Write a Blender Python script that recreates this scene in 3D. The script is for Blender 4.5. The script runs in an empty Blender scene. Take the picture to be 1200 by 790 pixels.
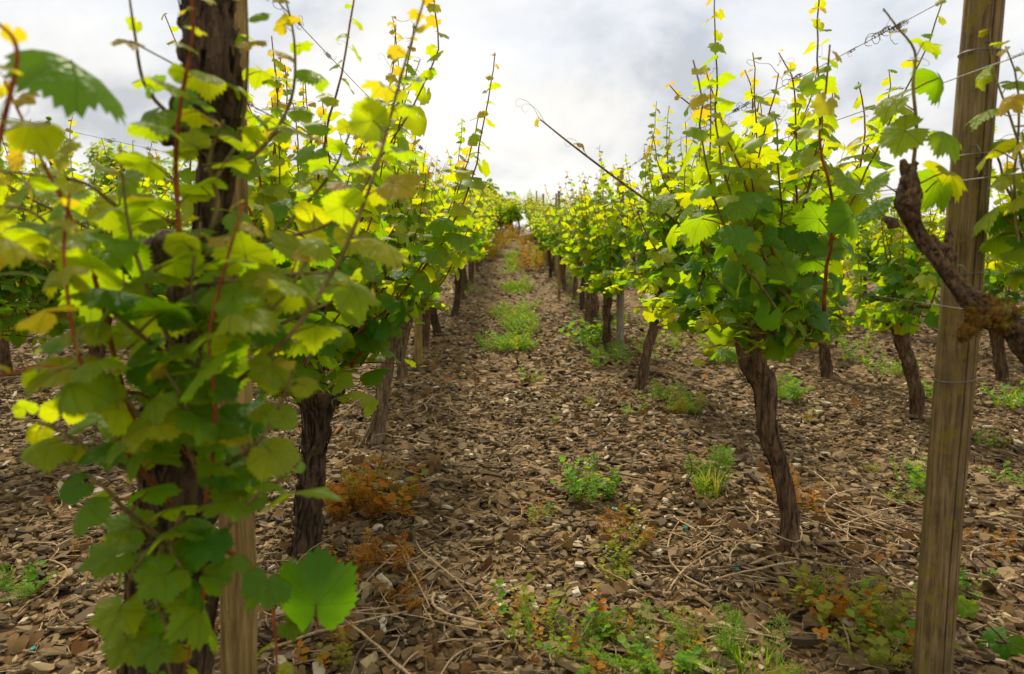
import bpy, math, random
import numpy as np
from mathutils import Vector, Matrix, Euler, noise

SC = bpy.context.scene
COL = SC.collection
R = math.radians

# ---------------------------------------------------------------- camera
CAM_H = 1.10
cam = bpy.data.cameras.new('camera')
cam.lens = 24.0; cam.sensor_width = 36.0
cam.clip_start = 0.03; cam.clip_end = 2000
cam.dof.use_dof = True; cam.dof.focus_distance = 2.7; cam.dof.aperture_fstop = 3.4
camo = bpy.data.objects.new('camera', cam); COL.objects.link(camo)
camo.location = (0, 0, CAM_H)
camo.rotation_euler = (R(90 - 6.3), 0, R(-0.57))
SC.camera = camo
CAMR = camo.rotation_euler.to_matrix()

# ---------------------------------------------------------------- world, sun, exposure
SUN_EL, SUN_AZ = R(54), R(-12)        # azimuth from +Y towards +X
w = bpy.data.worlds.new('World'); SC.world = w; w.use_nodes = True
nt = w.node_tree; nt.nodes.clear()
def N(t, typ, **kw):
    n = t.nodes.new(typ)
    for k, v in kw.items():
        if k.startswith('_'): setattr(n, k[1:], v)
        else:
            k = int(k[1:]) if (k[0] == 'i' and k[1:].isdigit()) else k
            n.inputs[k].default_value = v
    return n
def ramp(t, stops, interp='LINEAR'):
    n = t.nodes.new('ShaderNodeValToRGB'); cr = n.color_ramp; cr.interpolation = interp
    while len(cr.elements) < len(stops): cr.elements.new(0.5)
    for e, (p, c) in zip(cr.elements, stops):
        e.position = p; e.color = (c[0], c[1], c[2], 1) if not isinstance(c, (int, float)) else (c, c, c, 1)
    return n
sky = N(nt, 'ShaderNodeTexSky', _sky_type='NISHITA', _sun_disc=False, _sun_elevation=SUN_EL, _sun_rotation=SUN_AZ)
tc = N(nt, 'ShaderNodeTexCoord')
sep = N(nt, 'ShaderNodeSeparateXYZ'); nt.links.new(tc.outputs['Generated'], sep.inputs[0])
zc = N(nt, 'ShaderNodeMath', _operation='MAXIMUM', i1=0.0); nt.links.new(sep.outputs[2], zc.inputs[0])
zo = N(nt, 'ShaderNodeMath', _operation='ADD', i1=0.45); nt.links.new(zc.outputs[0], zo.inputs[0])
cx = N(nt, 'ShaderNodeMath', _operation='DIVIDE'); nt.links.new(sep.outputs[0], cx.inputs[0]); nt.links.new(zo.outputs[0], cx.inputs[1])
cy = N(nt, 'ShaderNodeMath', _operation='DIVIDE'); nt.links.new(sep.outputs[1], cy.inputs[0]); nt.links.new(zo.outputs[0], cy.inputs[1])
cmb = N(nt, 'ShaderNodeCombineXYZ'); nt.links.new(cx.outputs[0], cmb.inputs[0]); nt.links.new(cy.outputs[0], cmb.inputs[1])
mp = N(nt, 'ShaderNodeMapping'); mp.inputs['Location'].default_value = (12.62, 1.7, 0); nt.links.new(cmb.outputs[0], mp.inputs[0])
n1 = N(nt, 'ShaderNodeTexNoise', Scale=2.1, Detail=8.0, Roughness=0.55, Distortion=0.35); nt.links.new(mp.outputs[0], n1.inputs['Vector'])
n2 = N(nt, 'ShaderNodeTexNoise', Scale=0.9, Detail=3.0, Roughness=0.5); nt.links.new(mp.outputs[0], n2.inputs['Vector'])
# cloud radiance before the 0.1 background strength
r1 = ramp(nt, [(0.36, (4.2, 4.35, 4.55)), (0.42, (5.4, 5.45, 5.5)), (0.49, (6.6, 6.5, 6.3)), (0.58, (7.3, 7.15, 6.8))])
nt.links.new(n1.outputs['Fac'], r1.inputs[0])
r2 = ramp(nt, [(0.30, 0.72), (0.45, 1.0)]); nt.links.new(n2.outputs['Fac'], r2.inputs[0])
mxs = N(nt, 'ShaderNodeMix', _data_type='RGBA')
nt.links.new(r2.outputs[0], mxs.inputs[0]); nt.links.new(sky.outputs[0], mxs.inputs[6]); nt.links.new(r1.outputs[0], mxs.inputs[7])
bg = N(nt, 'ShaderNodeBackground', Strength=0.1); nt.links.new(mxs.outputs[2], bg.inputs[0])
wo = N(nt, 'ShaderNodeOutputWorld'); nt.links.new(bg.outputs[0], wo.inputs[0])

sl = bpy.data.lights.new('sun', 'SUN'); sl.energy = 3.0; sl.angle = R(11); sl.color = (1.0, 0.89, 0.68)
so = bpy.data.objects.new('sun', sl); COL.objects.link(so)
sd = Vector((math.sin(SUN_AZ) * math.cos(SUN_EL), math.cos(SUN_AZ) * math.cos(SUN_EL), math.sin(SUN_EL)))
so.rotation_euler = (-sd).to_track_quat('-Z', 'Y').to_euler(); so.location = sd * 30
SC.view_settings.view_transform = 'Standard'; SC.view_settings.look = 'None'
SC.view_settings.exposure = 0.55; SC.view_settings.gamma = 1.0; SC.view_settings.use_curve_mapping = False
SC.render.engine = 'CYCLES'
SC.cycles.use_denoising = True
SC.cycles.max_bounces = 8; SC.cycles.diffuse_bounces = 4; SC.cycles.transmission_bounces = 5; SC.cycles.glossy_bounces = 2
SC.cycles.use_adaptive_sampling = True

# ---------------------------------------------------------------- ground shape and picture helpers
def gz(x, y):
    z = 0.039 * y
    if y > 6: z += 0.0027 * (min(y, 25) - 6) ** 2
    if y > 25: z += 0.06 * min(y - 25, 2) - 0.029 * max(0, y - 27)
    v = Vector((x, y, 0))
    z += 0.030 * noise.noise(v * 0.9) + 0.012 * noise.noise(v * 3.1)
    z += 0.05 * math.exp(-((x - 1.05) / 0.35) ** 2) * (1 if y < 34 else 0) + 0.05 * math.exp(-((x + 0.68) / 0.35) ** 2) * (1 if y < 34 else 0) - 0.02
    return z
def ray(px, py):
    return (CAMR @ Vector(((px - 600) / 800, (395 - py) / 800, -1))).normalized()
def P(px, py, d):
    r = ray(px, py); return Vector((0, 0, CAM_H)) + r * (d / r.y)
def G(px, py):
    r = ray(px, py); o = Vector((0, 0, CAM_H)); t = 0.8
    while t < 60:
        p = o + r * t
        if p.z < gz(p.x, p.y): break
        t += 0.02
    p.z = gz(p.x, p.y); return p

# ---------------------------------------------------------------- object helpers
def mesh_from(name, verts, faces, mat=None, smooth=False, uvs=None, mats=None, fmat=None):
    me = bpy.data.meshes.new(name)
    me.from_pydata([tuple(v) for v in verts], [], faces)
    if mats:
        for m in mats: me.materials.append(m)
        if fmat is not None: me.polygons.foreach_set('material_index', fmat)
    elif mat: me.materials.append(mat)
    if smooth: me.polygons.foreach_set('use_smooth', [True] * len(me.polygons))
    if uvs is not None:
        ul = me.uv_layers.new(name='UVMap')
        li = np.zeros(len(me.loops), dtype=np.int32); me.loops.foreach_get('vertex_index', li)
        ul.data.foreach_set('uv', np.asarray(uvs, dtype=np.float32)[li].ravel())
    me.update(); return me
def link(name, data, parent=None, loc=None, mat=None):
    o = bpy.data.objects.new(name, data); COL.objects.link(o)
    if parent is not None: o.parent = parent
    if mat is not None: o.matrix_local = mat
    elif loc is not None: o.location = loc
    return o
def tag(o, label=None, cat=None, group=None, kind=None):
    if label: o['label'] = label
    if cat: o['category'] = cat
    if group: o['group'] = group
    if kind: o['kind'] = kind
    return o
def thing(name, loc, label, cat, group=None):
    o = bpy.data.objects.new(name, None); COL.objects.link(o); o.location = loc
    o.empty_display_size = 0.1
    return tag(o, label, cat, group)

def catmull(pts, n):
    pts = [Vector(p) for p in pts]
    if len(pts) == 2: return [pts[0].lerp(pts[1], i / n) for i in range(n + 1)]
    q = [pts[0] * 2 - pts[1]] + pts + [pts[-1] * 2 - pts[-2]]
    seg = len(pts) - 1; out = []
    for i in range(n + 1):
        u = i / n * seg; k = min(int(u), seg - 1); t = u - k
        a, b, c, d = q[k:k + 4]
        out.append(0.5 * ((2 * b) + (c - a) * t + (2 * a - 5 * b + 4 * c - d) * t * t + (3 * b - a - 3 * c + d) * t ** 3))
    return out
def tube(path, rad, sides=6, cap=True, rfun=None):
    """path list of Vector, rad list/func -> verts, faces"""
    n = len(path); V = []; F = []
    up = Vector((0, 0, 1)); prev = None
    for i, p in enumerate(path):
        t = (path[min(i + 1, n - 1)] - path[max(i - 1, 0)])
        if t.length < 1e-9: t = Vector((0, 0, 1))
        t.normalize()
        if prev is None:
            a = t.orthogonal().normalized()
        else:
            a = (prev - t * prev.dot(t))
            a = a.normalized() if a.length > 1e-6 else t.orthogonal().normalized()
        prev = a; b = t.cross(a)
        r = rad[i] if not callable(rad) else rad(i / (n - 1))
        for j in range(sides):
            th = 2 * math.pi * j / sides
            rr = r if rfun is None else r * rfun(i / (n - 1), th, p)
            V.append(p + (a * math.cos(th) + b * math.sin(th)) * rr)
    for i in range(n - 1):
        for j in range(sides):
            k = (j + 1) % sides
            F.append((i * sides + j, i * sides + k, (i + 1) * sides + k, (i + 1) * sides + j))
    if cap:
        F.append(tuple(range(sides - 1, -1, -1))); F.append(tuple((n - 1) * sides + j for j in range(sides)))
    return V, F
def merge(parts):
    V = []; F = []
    for v, f in parts:
        o = len(V); V += list(v); F += [tuple(i + o for i in g) for g in f]
    return V, F

# ---------------------------------------------------------------- materials
def new_mat(name):
    m = bpy.data.materials.new(name); m.use_nodes = True; t = m.node_tree; t.nodes.clear()
    out = t.nodes.new('ShaderNodeOutputMaterial'); return m, t, out
def L(t, a, b): t.links.new(a, b)
def mth(t, op, a, b=None, c=None):
    n = t.nodes.new('ShaderNodeMath'); n.operation = op
    for i, v in enumerate((a, b, c)):
        if v is None: continue
        if isinstance(v, (int, float)): n.inputs[i].default_value = v
        else: t.links.new(v, n.inputs[i])
    return n.outputs[0]
def mixc(t, fac, a, b, mode='MIX'):
    n = t.nodes.new('ShaderNodeMix'); n.data_type = 'RGBA'; n.blend_type = mode
    for i, v in ((0, fac), (6, a), (7, b)):
        if isinstance(v, (int, float)): n.inputs[i].default_value = v
        elif isinstance(v, tuple): n.inputs[i].default_value = (v[0], v[1], v[2], 1)
        else: t.links.new(v, n.inputs[i])
    return n.outputs[2]

def leaf_mat(name, cols, tcols, trans=0.5, rough=0.45, veins=True, island=False, spot=None, spec=0.28):
    """cols / tcols : reflect and transmit colour variants picked at random for each leaf"""
    m, t, out = new_mat(name)
    if island: rnd = N(t, 'ShaderNodeNewGeometry').outputs['Random Per Island']
    else: rnd = N(t, 'ShaderNodeObjectInfo').outputs['Random']
    k = len(cols)
    ra = ramp(t, [(i / max(1, k - 1), c) for i, c in enumerate(cols)]); L(t, rnd, ra.inputs[0])
    rb = ramp(t, [(i / max(1, k - 1), c) for i, c in enumerate(tcols)]); L(t, rnd, rb.inputs[0])
    col, tcol = ra.outputs[0], rb.outputs[0]
    tco = N(t, 'ShaderNodeTexCoord')
    nz = N(t, 'ShaderNodeTexNoise', Scale=3.5 if not island else 40.0, Detail=3.0); L(t, tco.outputs['Object'], nz.inputs['Vector'])
    v = mth(t, 'MULTIPLY_ADD', nz.outputs['Fac'], 0.9, 0.55)
    col = mixc(t, 1.0, col, None or v, 'MULTIPLY') if False else col
    hs = N(t, 'ShaderNodeHueSaturation'); L(t, v, hs.inputs['Value']); L(t, col, hs.inputs['Color']); col = hs.outputs[0]
    bump = None
    if veins:
        uv = N(t, 'ShaderNodeUVMap', _uv_map='UVMap'); sp = N(t, 'ShaderNodeSeparateXYZ'); L(t, uv.outputs[0], sp.inputs[0])
        u = mth(t, 'ABSOLUTE', sp.outputs[0]); vv = sp.outputs[1]
        best = u
        for ang in (50, 108):
            s, c = math.sin(R(ang)), math.cos(R(ang))
            d = mth(t, 'ABSOLUTE', mth(t, 'SUBTRACT', mth(t, 'MULTIPLY', u, c), mth(t, 'MULTIPLY', vv, s)))
            best = mth(t, 'MINIMUM', best, d)
        main = mth(t, 'SUBTRACT', 1.0, mth(t, 'MINIMUM', mth(t, 'DIVIDE', best, 0.014), 1.0))
        # side veins leave the main veins at an angle: stripes along v - 0.9*dist
        st = mth(t, 'FRACT', mth(t, 'MULTIPLY', mth(t, 'SUBTRACT', vv, mth(t, 'MULTIPLY', best, 1.2)), 8.0))
        st = mth(t, 'ABSOLUTE', mth(t, 'SUBTRACT', st, 0.5))
        side = mth(t, 'SUBTRACT', 1.0, mth(t, 'MINIMUM', mth(t, 'DIVIDE', st, 0.07), 1.0))
        vein = mth(t, 'MAXIMUM', main, mth(t, 'MULTIPLY', side, 0.35))
        col = mixc(t, mth(t, 'MULTIPLY', vein, 0.7), col, (0.24, 0.36, 0.05))
        tcol = mixc(t, mth(t, 'MULTIPLY', vein, 0.65), tcol, (0.10, 0.22, 0.005))
        bump = N(t, 'ShaderNodeBump', Strength=0.6, Distance=0.02)
        hgt = mth(t, 'ADD', mth(t, 'MULTIPLY', vein, -0.5), nz.outputs['Fac']); L(t, hgt, bump.inputs['Height'])
    if spot:
        n3 = N(t, 'ShaderNodeTexNoise', Scale=9.0 if not island else 70.0, Detail=2.0); L(t, tco.outputs['Object'], n3.inputs['Vector'])
        sm = ramp(t, [(0.64, 0.0), (0.70, 1.0)]); L(t, n3.outputs['Fac'], sm.inputs[0])
        sf = mth(t, 'MULTIPLY', sm.outputs[0], spot[0]); col = mixc(t, sf, col, spot[1]); tcol = mixc(t, sf, tcol, spot[1])
    pb = N(t, 'ShaderNodeBsdfPrincipled', Roughness=rough); pb.inputs['Specular IOR Level'].default_value = spec
    L(t, col, pb.inputs['Base Color'])
    tr = N(t, 'ShaderNodeBsdfTranslucent'); L(t, tcol, tr.inputs[0])
    if bump: L(t, bump.outputs[0], pb.inputs['Normal'])
    mx = N(t, 'ShaderNodeMixShader', Fac=trans); L(t, pb.outputs[0], mx.inputs[1]); L(t, tr.outputs[0], mx.inputs[2])
    L(t, mx.outputs[0], out.inputs[0]); return m

LC = {  # reflectance, transmittance variants
 'mature': ([(0.022, 0.125, 0.010), (0.045, 0.170, 0.008), (0.085, 0.205, 0.008), (0.030, 0.140, 0.014)],
            [(0.24, 0.53, 0.004), (0.42, 0.65, 0.004), (0.60, 0.72, 0.004), (0.30, 0.58, 0.006)]),
 'young': ([(0.105, 0.210, 0.012), (0.145, 0.235, 0.012), (0.20, 0.255, 0.014), (0.085, 0.20, 0.014)],
           [(0.52, 0.74, 0.005), (0.64, 0.77, 0.005), (0.80, 0.76, 0.005), (0.43, 0.70, 0.006)]),
 'tip': ([(0.27, 0.27, 0.03), (0.33, 0.25, 0.03), (0.34, 0.21, 0.035), (0.22, 0.26, 0.03)],
         [(0.84, 0.76, 0.012), (0.88, 0.68, 0.012), (0.84, 0.54, 0.02), (0.72, 0.74, 0.012)]),
}
LEAFM = {k: leaf_mat('leaf_' + k, *LC[k], spot=(.35, (0.30, 0.20, 0.03)), trans={'mature': .60, 'young': .62, 'tip': .60}[k]) for k in LC}
LEAFJ = {k: leaf_mat('foliage_' + k, *LC[k], trans={'mature': .60, 'young': .62, 'tip': .60}[k], veins=False, island=True) for k in LC}
WEEDM = leaf_mat('weed_green', [(0.07, 0.20, 0.015), (0.12, 0.27, 0.015), (0.18, 0.29, 0.02)], [(0.25, 0.55, 0.008), (0.4, 0.62, 0.008), (0.58, 0.66, 0.01)], 0.45, 0.6, False, True)
WEEDY = leaf_mat('weed_yellow', [(0.22, 0.24, 0.02), (0.30, 0.27, 0.03), (0.14, 0.20, 0.02)], [(0.6, 0.6, 0.03), (0.65, 0.5, 0.03), (0.4, 0.5, 0.03)], 0.4, 0.6, False, True, (0.6, (0.32, 0.10, 0.02)))
WEEDO = leaf_mat('weed_rust', [(0.42, 0.13, 0.012), (0.46, 0.21, 0.014), (0.28, 0.085, 0.012), (0.36, 0.29, 0.016)], [(0.65, 0.24, 0.01), (0.7, 0.38, 0.01), (0.45, 0.14, 0.01), (0.6, 0.55, 0.012)], 0.35, 0.7, False, True)

def bark_mat(name, c0, c1, scale=1.0, moss=None, bump=0.9, stretch=0.16, ridge=True):
    m, t, out = new_mat(name)
    tco = N(t, 'ShaderNodeTexCoord')
    mpn = N(t, 'ShaderNodeMapping'); mpn.inputs['Scale'].default_value = (1, 1, stretch); L(t, tco.outputs['Object'], mpn.inputs[0])
    a = N(t, 'ShaderNodeTexNoise', Scale=70 * scale, Detail=6.0, Roughness=0.65, Distortion=0.6); L(t, mpn.outputs[0], a.inputs['Vector'])
    b = N(t, 'ShaderNodeTexNoise', Scale=9 * scale, Detail=3.0); L(t, tco.outputs['Object'], b.inputs['Vector'])
    r = ramp(t, [(0.36, c0), (0.62, c1)]); L(t, a.outputs['Fac'], r.inputs[0])
    hs = N(t, 'ShaderNodeHueSaturation'); L(t, mth(t, 'MULTIPLY_ADD', b.outputs['Fac'], 1.2, 0.4), hs.inputs['Value']); L(t, r.outputs[0], hs.inputs['Color'])
    col = hs.outputs[0]
    if moss:
        g = N(t, 'ShaderNodeTexNoise', Scale=14 * scale, Detail=6.0, Roughness=0.7); L(t, tco.outputs['Object'], g.inputs['Vector'])
        rm = ramp(t, [(moss[1], 0.0), (moss[1] + 0.10, 1.0)]); L(t, g.outputs['Fac'], rm.inputs[0])
        col = mixc(t, mth(t, 'MULTIPLY', rm.outputs[0], moss[2]), col, moss[0])
    bp = N(t, 'ShaderNodeBump', Strength=bump, Distance=0.008); L(t, a.outputs['Fac'], bp.inputs['Height'])
    pb = N(t, 'ShaderNodeBsdfPrincipled', Roughness=0.9); pb.inputs['Specular IOR Level'].default_value = 0.15
    L(t, col, pb.inputs['Base Color']); L(t, bp.outputs[0], pb.inputs['Normal']); L(t, pb.outputs[0], out.inputs[0]); return m
BARK = bark_mat('vine_bark', (0.030, 0.018, 0.010), (0.20, 0.125, 0.07))
BARKL = bark_mat('vine_bark_pale', (0.06, 0.042, 0.026), (0.27, 0.19, 0.11))
BARKD = bark_mat('vine_bark_dark', (0.018, 0.012, 0.008), (0.11, 0.072, 0.042))
BARKM = bark_mat('vine_bark_mossy', (0.016, 0.010, 0.006), (0.17, 0.108, 0.055), scale=1.6, stretch=.7, moss=((0.20, 0.115, 0.02), 0.60, 0.6))
MOSS = bark_mat('rust_moss', (0.06, 0.03, 0.006), (0.25, 0.125, 0.015), scale=2.2, stretch=1.0, moss=((0.20, 0.20, 0.03), 0.52, 0.7))
WOOD = bark_mat('post_wood', (0.090, 0.060, 0.026), (0.25, 0.175, 0.082), scale=1.8, moss=((0.20, 0.155, 0.02), 0.51, 0.75), bump=0.55, stretch=0.05)
WOODL = bark_mat('post_wood_sawn', (0.13, 0.082, 0.028), (0.36, 0.25, 0.09), scale=1.3, moss=((0.15, 0.13, 0.04), 0.58, 0.5), bump=0.3, stretch=0.05)
WOODG = bark_mat('post_wood_grey', (0.13, 0.11, 0.085), (0.30, 0.26, 0.20), scale=1.3, bump=0.3, stretch=0.05)
CANE = bark_mat('green_cane', (0.10, 0.07, 0.025), (0.22, 0.17, 0.06), bump=0.1)
CANER = bark_mat('red_cane', (0.16, 0.040, 0.015), (0.32, 0.10, 0.03), bump=0.1)
TWIG = bark_mat('dry_twig', (0.26, 0.165, 0.085), (0.58, 0.42, 0.25), scale=1.0, bump=0.4)
TWIGD = bark_mat('dark_twig', (0.07, 0.042, 0.025), (0.20, 0.13, 0.08), scale=1.0, bump=0.4)
DEAD = bark_mat('dead_tendril', (0.07, 0.05, 0.035), (0.20, 0.15, 0.10), bump=0.1)

def plain(name, col, rough=0.5, metal=0.0):
    m, t, out = new_mat(name)
    tco = N(t, 'ShaderNodeTexCoord'); a = N(t, 'ShaderNodeTexNoise', Scale=25.0, Detail=3.0); L(t, tco.outputs['Object'], a.inputs['Vector'])
    hs = N(t, 'ShaderNodeHueSaturation'); hs.inputs['Color'].default_value = (*col, 1); L(t, mth(t, 'MULTIPLY_ADD', a.outputs['Fac'], 0.9, 0.55), hs.inputs['Value'])
    pb = N(t, 'ShaderNodeBsdfPrincipled', Roughness=rough, Metallic=metal); L(t, hs.outputs[0], pb.inputs['Base Color'])
    L(t, pb.outputs[0], out.inputs[0]); return m
WIREM = plain('galvanised_wire', (0.20, 0.19, 0.18), 0.5, 0.6)
TEAL = plain('teal_plastic', (0.01, 0.25, 0.20), 0.4)
TENDM = plain('green_tendril', (0.28, 0.30, 0.05), 0.5)

def stone_mat(name, island):
    m, t, out = new_mat(name)
    rnd = (N(t, 'ShaderNodeNewGeometry').outputs['Random Per Island'] if island else N(t, 'ShaderNodeObjectInfo').outputs['Random'])
    r = ramp(t, [(0.0, (0.044, 0.026, 0.011)), (0.22, (0.122, 0.076, 0.032)), (0.42, (0.205, 0.136, 0.059)), (0.58, (0.085, 0.054, 0.027)),
                 (0.74, (0.28, 0.190, 0.085)), (0.88, (0.13, 0.070, 0.025)), (0.955, (0.40, 0.30, 0.155)), (1.0, (0.58, 0.51, 0.39))])
    L(t, rnd, r.inputs[0])
    tco = N(t, 'ShaderNodeTexCoord'); a = N(t, 'ShaderNodeTexNoise', Scale=45.0, Detail=5.0, Roughness=0.6)
    L(t, tco.outputs['Object'], a.inputs['Vector'])
    hs = N(t, 'ShaderNodeHueSaturation'); L(t, mth(t, 'MULTIPLY_ADD', a.outputs['Fac'], 1.0, 0.5), hs.inputs['Value']); L(t, r.outputs[0], hs.inputs['Color'])
    bp = N(t, 'ShaderNodeBump', Strength=0.4, Distance=0.004); L(t, a.outputs['Fac'], bp.inputs['Height'])
    pb = N(t, 'ShaderNodeBsdfPrincipled', Roughness=0.72); pb.inputs['Specular IOR Level'].default_value = 0.3
    L(t, hs.outputs[0], pb.inputs['Base Color']); L(t, bp.outputs[0], pb.inputs['Normal']); L(t, pb.outputs[0], out.inputs[0]); return m
STONE = stone_mat('slate', False); STONEJ = stone_mat('slate_chip', True)

def ground_mat():
    m, t, out = new_mat('stony_soil')
    tco = N(t, 'ShaderNodeTexCoord')
    v1 = N(t, 'ShaderNodeTexVoronoi', Scale=22.0); L(t, tco.outputs['Object'], v1.inputs['Vector'])
    v2 = N(t, 'ShaderNodeTexNoise', Scale=1.2, Detail=6.0, Roughness=0.65); L(t, tco.outputs['Object'], v2.inputs['Vector'])
    sp = N(t, 'ShaderNodeSeparateColor'); L(t, v1.outputs['Color'], sp.inputs[0])
    r = ramp(t, [(0.0, (0.045, 0.026, 0.012)), (0.5, (0.160, 0.090, 0.034)), (0.85, (0.26, 0.160, 0.066)), (1.0, (0.40, 0.30, 0.18))]); L(t, sp.outputs[0], r.inputs[0])
    hs = N(t, 'ShaderNodeHueSaturation'); L(t, mth(t, 'MULTIPLY_ADD', v2.outputs['Fac'], 0.8, 0.5), hs.inputs['Value']); L(t, r.outputs[0], hs.inputs['Color'])
    bp = N(t, 'ShaderNodeBump', Strength=0.9, Distance=0.03); L(t, v1.outputs['Distance'], bp.inputs['Height']); bp.invert = True
    pb = N(t, 'ShaderNodeBsdfPrincipled', Roughness=0.85); pb.inputs['Specular IOR Level'].default_value = 0.2
    L(t, hs.outputs[0], pb.inputs['Base Color']); L(t, bp.outputs[0], pb.inputs['Normal']); L(t, pb.outputs[0], out.inputs[0]); return m
SOIL = ground_mat()

# ---------------------------------------------------------------- ground sheet
def axis(lo, hi, near, far_lo, far_hi, step, grow):
    a = list(np.arange(near[0], near[1] + 1e-6, step)); s = step
    while a[-1] < hi: s *= grow; a.append(a[-1] + s)
    s = step
    while a[0] > lo: s *= grow; a.insert(0, a[0] - s)
    return a
gx = axis(-400, 400, (-6, 6), 0, 0, 0.12, 1.18)
gy = axis(-60, 600, (0.4, 14), 0, 0, 0.12, 1.14)
V = [(x, y, gz(x, y)) for y in gy for x in gx]
nx = len(gx)
F = [(j * nx + i, j * nx + i + 1, (j + 1) * nx + i + 1, (j + 1) * nx + i) for j in range(len(gy) - 1) for i in range(nx - 1)]
ground = link('ground', mesh_from('ground', V, F, SOIL, True)); tag(ground, 'brown slope of slate chips and soil between the vine rows', kind='structure')

# ---------------------------------------------------------------- slate chips
def chips(rng, xs, ys, size, lift, name):
    n = len(xs); k = 6
    zs = np.array([gz(float(a), float(b)) for a, b in zip(xs, ys)])
    ang = (np.arange(k)[None, :] + rng.uniform(-.32, .32, (n, k))) * (2 * np.pi / k)
    rad = rng.uniform(.62, 1.15, (n, k)) * size[:, None] * .5
    asp = rng.uniform(.28, .95, (n, 1))
    lx = np.cos(ang) * rad * 1.25; ly = np.sin(ang) * rad * asp
    th = np.minimum(size * rng.uniform(.06, .30, n), .013 + size * .05)
    sk = rng.uniform(.72, .97, (n, k)); top = np.stack([lx * sk, ly * sk, np.repeat((th / 2)[:, None], k, 1) + rng.uniform(-.3, .3, (n, k)) * th[:, None]], -1)
    bot = np.stack([lx, ly, np.repeat((-th / 2)[:, None], k, 1)], -1)
    loc = np.concatenate([top, bot], 1)                      # n,12,3
    yaw = rng.uniform(0, 2 * np.pi, n); tilt = np.abs(rng.normal(0, .42, n)); ax = rng.uniform(0, 2 * np.pi, n)
    K = np.zeros((n, 3, 3)); kx, ky = np.cos(ax), np.sin(ax)
    K[:, 0, 2] = ky; K[:, 1, 2] = -kx; K[:, 2, 0] = -ky; K[:, 2, 1] = kx
    I = np.eye(3)[None]; Rt = I + np.sin(tilt)[:, None, None] * K + (1 - np.cos(tilt))[:, None, None] * (K @ K)
    Rz = np.zeros((n, 3, 3)); Rz[:, 0, 0] = np.cos(yaw); Rz[:, 0, 1] = -np.sin(yaw); Rz[:, 1, 0] = np.sin(yaw); Rz[:, 1, 1] = np.cos(yaw); Rz[:, 2, 2] = 1
    loc = loc @ np.transpose(Rt @ Rz, (0, 2, 1))
    loc += np.stack([xs, ys, zs + th * .35 + lift], -1)[:, None, :]
    base = (np.arange(n) * 12)[:, None]
    polys = [list(range(6))] + [[6 + j, 6 + (j + 1) % 6, (j + 1) % 6, j] for j in range(6)]
    lens = np.array([len(p) for p in polys]); flat = np.concatenate([np.array(p) for p in polys])
    loops = (base + flat[None, :]).ravel().astype(np.int32)
    tot = np.tile(lens, n).astype(np.int32); start = (np.cumsum(tot) - tot).astype(np.int32)
    me = bpy.data.meshes.new(name)
    me.vertices.add(n * 12); me.vertices.foreach_set('co', loc.ravel().astype(np.float32))
    me.loops.add(len(loops)); me.loops.foreach_set('vertex_index', loops)
    me.polygons.add(len(tot)); me.polygons.foreach_set('loop_start', start); me.polygons.foreach_set('loop_total', tot)
    me.polygons.foreach_set('use_smooth', np.zeros(len(tot), dtype=bool))
    me.update(calc_edges=True); me.materials.append(STONEJ); return me
rng = np.random.default_rng(7)
def strip(n, y0, y1, wmul=.82, wadd=.5):
    u = rng.uniform(0, 1, n); ys = np.sqrt(y0 * y0 + u * (y1 * y1 - y0 * y0)); xs = rng.uniform(-1, 1, n) * (ys * wmul + wadd); return xs, ys
for (n, y0, y1, lo, hi) in ((15500, 1.05, 2.6, .012, .075), (21000, 2.6, 5.0, .018, .085), (15000, 5.0, 9.5, .03, .11), (9000, 9.5, 20, .05, .14)):
    xs, ys = strip(n, y0, y1)
    sz = lo + (hi - lo) * rng.beta(1.0, 3.4, n)
    tag(link('slate_chips', chips(rng, xs, ys, sz, rng.uniform(0, .012, n) * (sz / .03), 'slate_chips'), ground), kind='stuff')
# the largest slates, each a piece of its own
svar = []
for k in range(10):
    r_ = np.random.default_rng(100 + k); m_ = chips(r_, np.array([0.0]), np.array([0.0]), np.array([1.0]), 0.0, 'slate_stone')
    co = np.zeros(36, dtype=np.float32); m_.vertices.foreach_get('co', co); co = co.reshape(-1, 3); co -= co.mean(0); co[:, 2] *= .8
    m_.vertices.foreach_set('co', co.ravel()); m_.materials.clear(); m_.materials.append(STONE); svar.append(m_)
rs = random.Random(5)
for k in range(300):
    y = 1.1 + 3.4 * rs.random() ** 1.3; x = rs.uniform(-1, 1) * (y * .76 + .1); s = rs.uniform(.055, .11)
    mt = Matrix.Translation((x, y, gz(x, y) + .012)) @ Euler((rs.gauss(0, .18), rs.gauss(0, .18), rs.uniform(0, 6.28))).to_matrix().to_4x4() @ Matrix.Diagonal((s, s, s * .8, 1))
    link('slate_stone', rs.choice(svar), ground, mat=mt)

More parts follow.
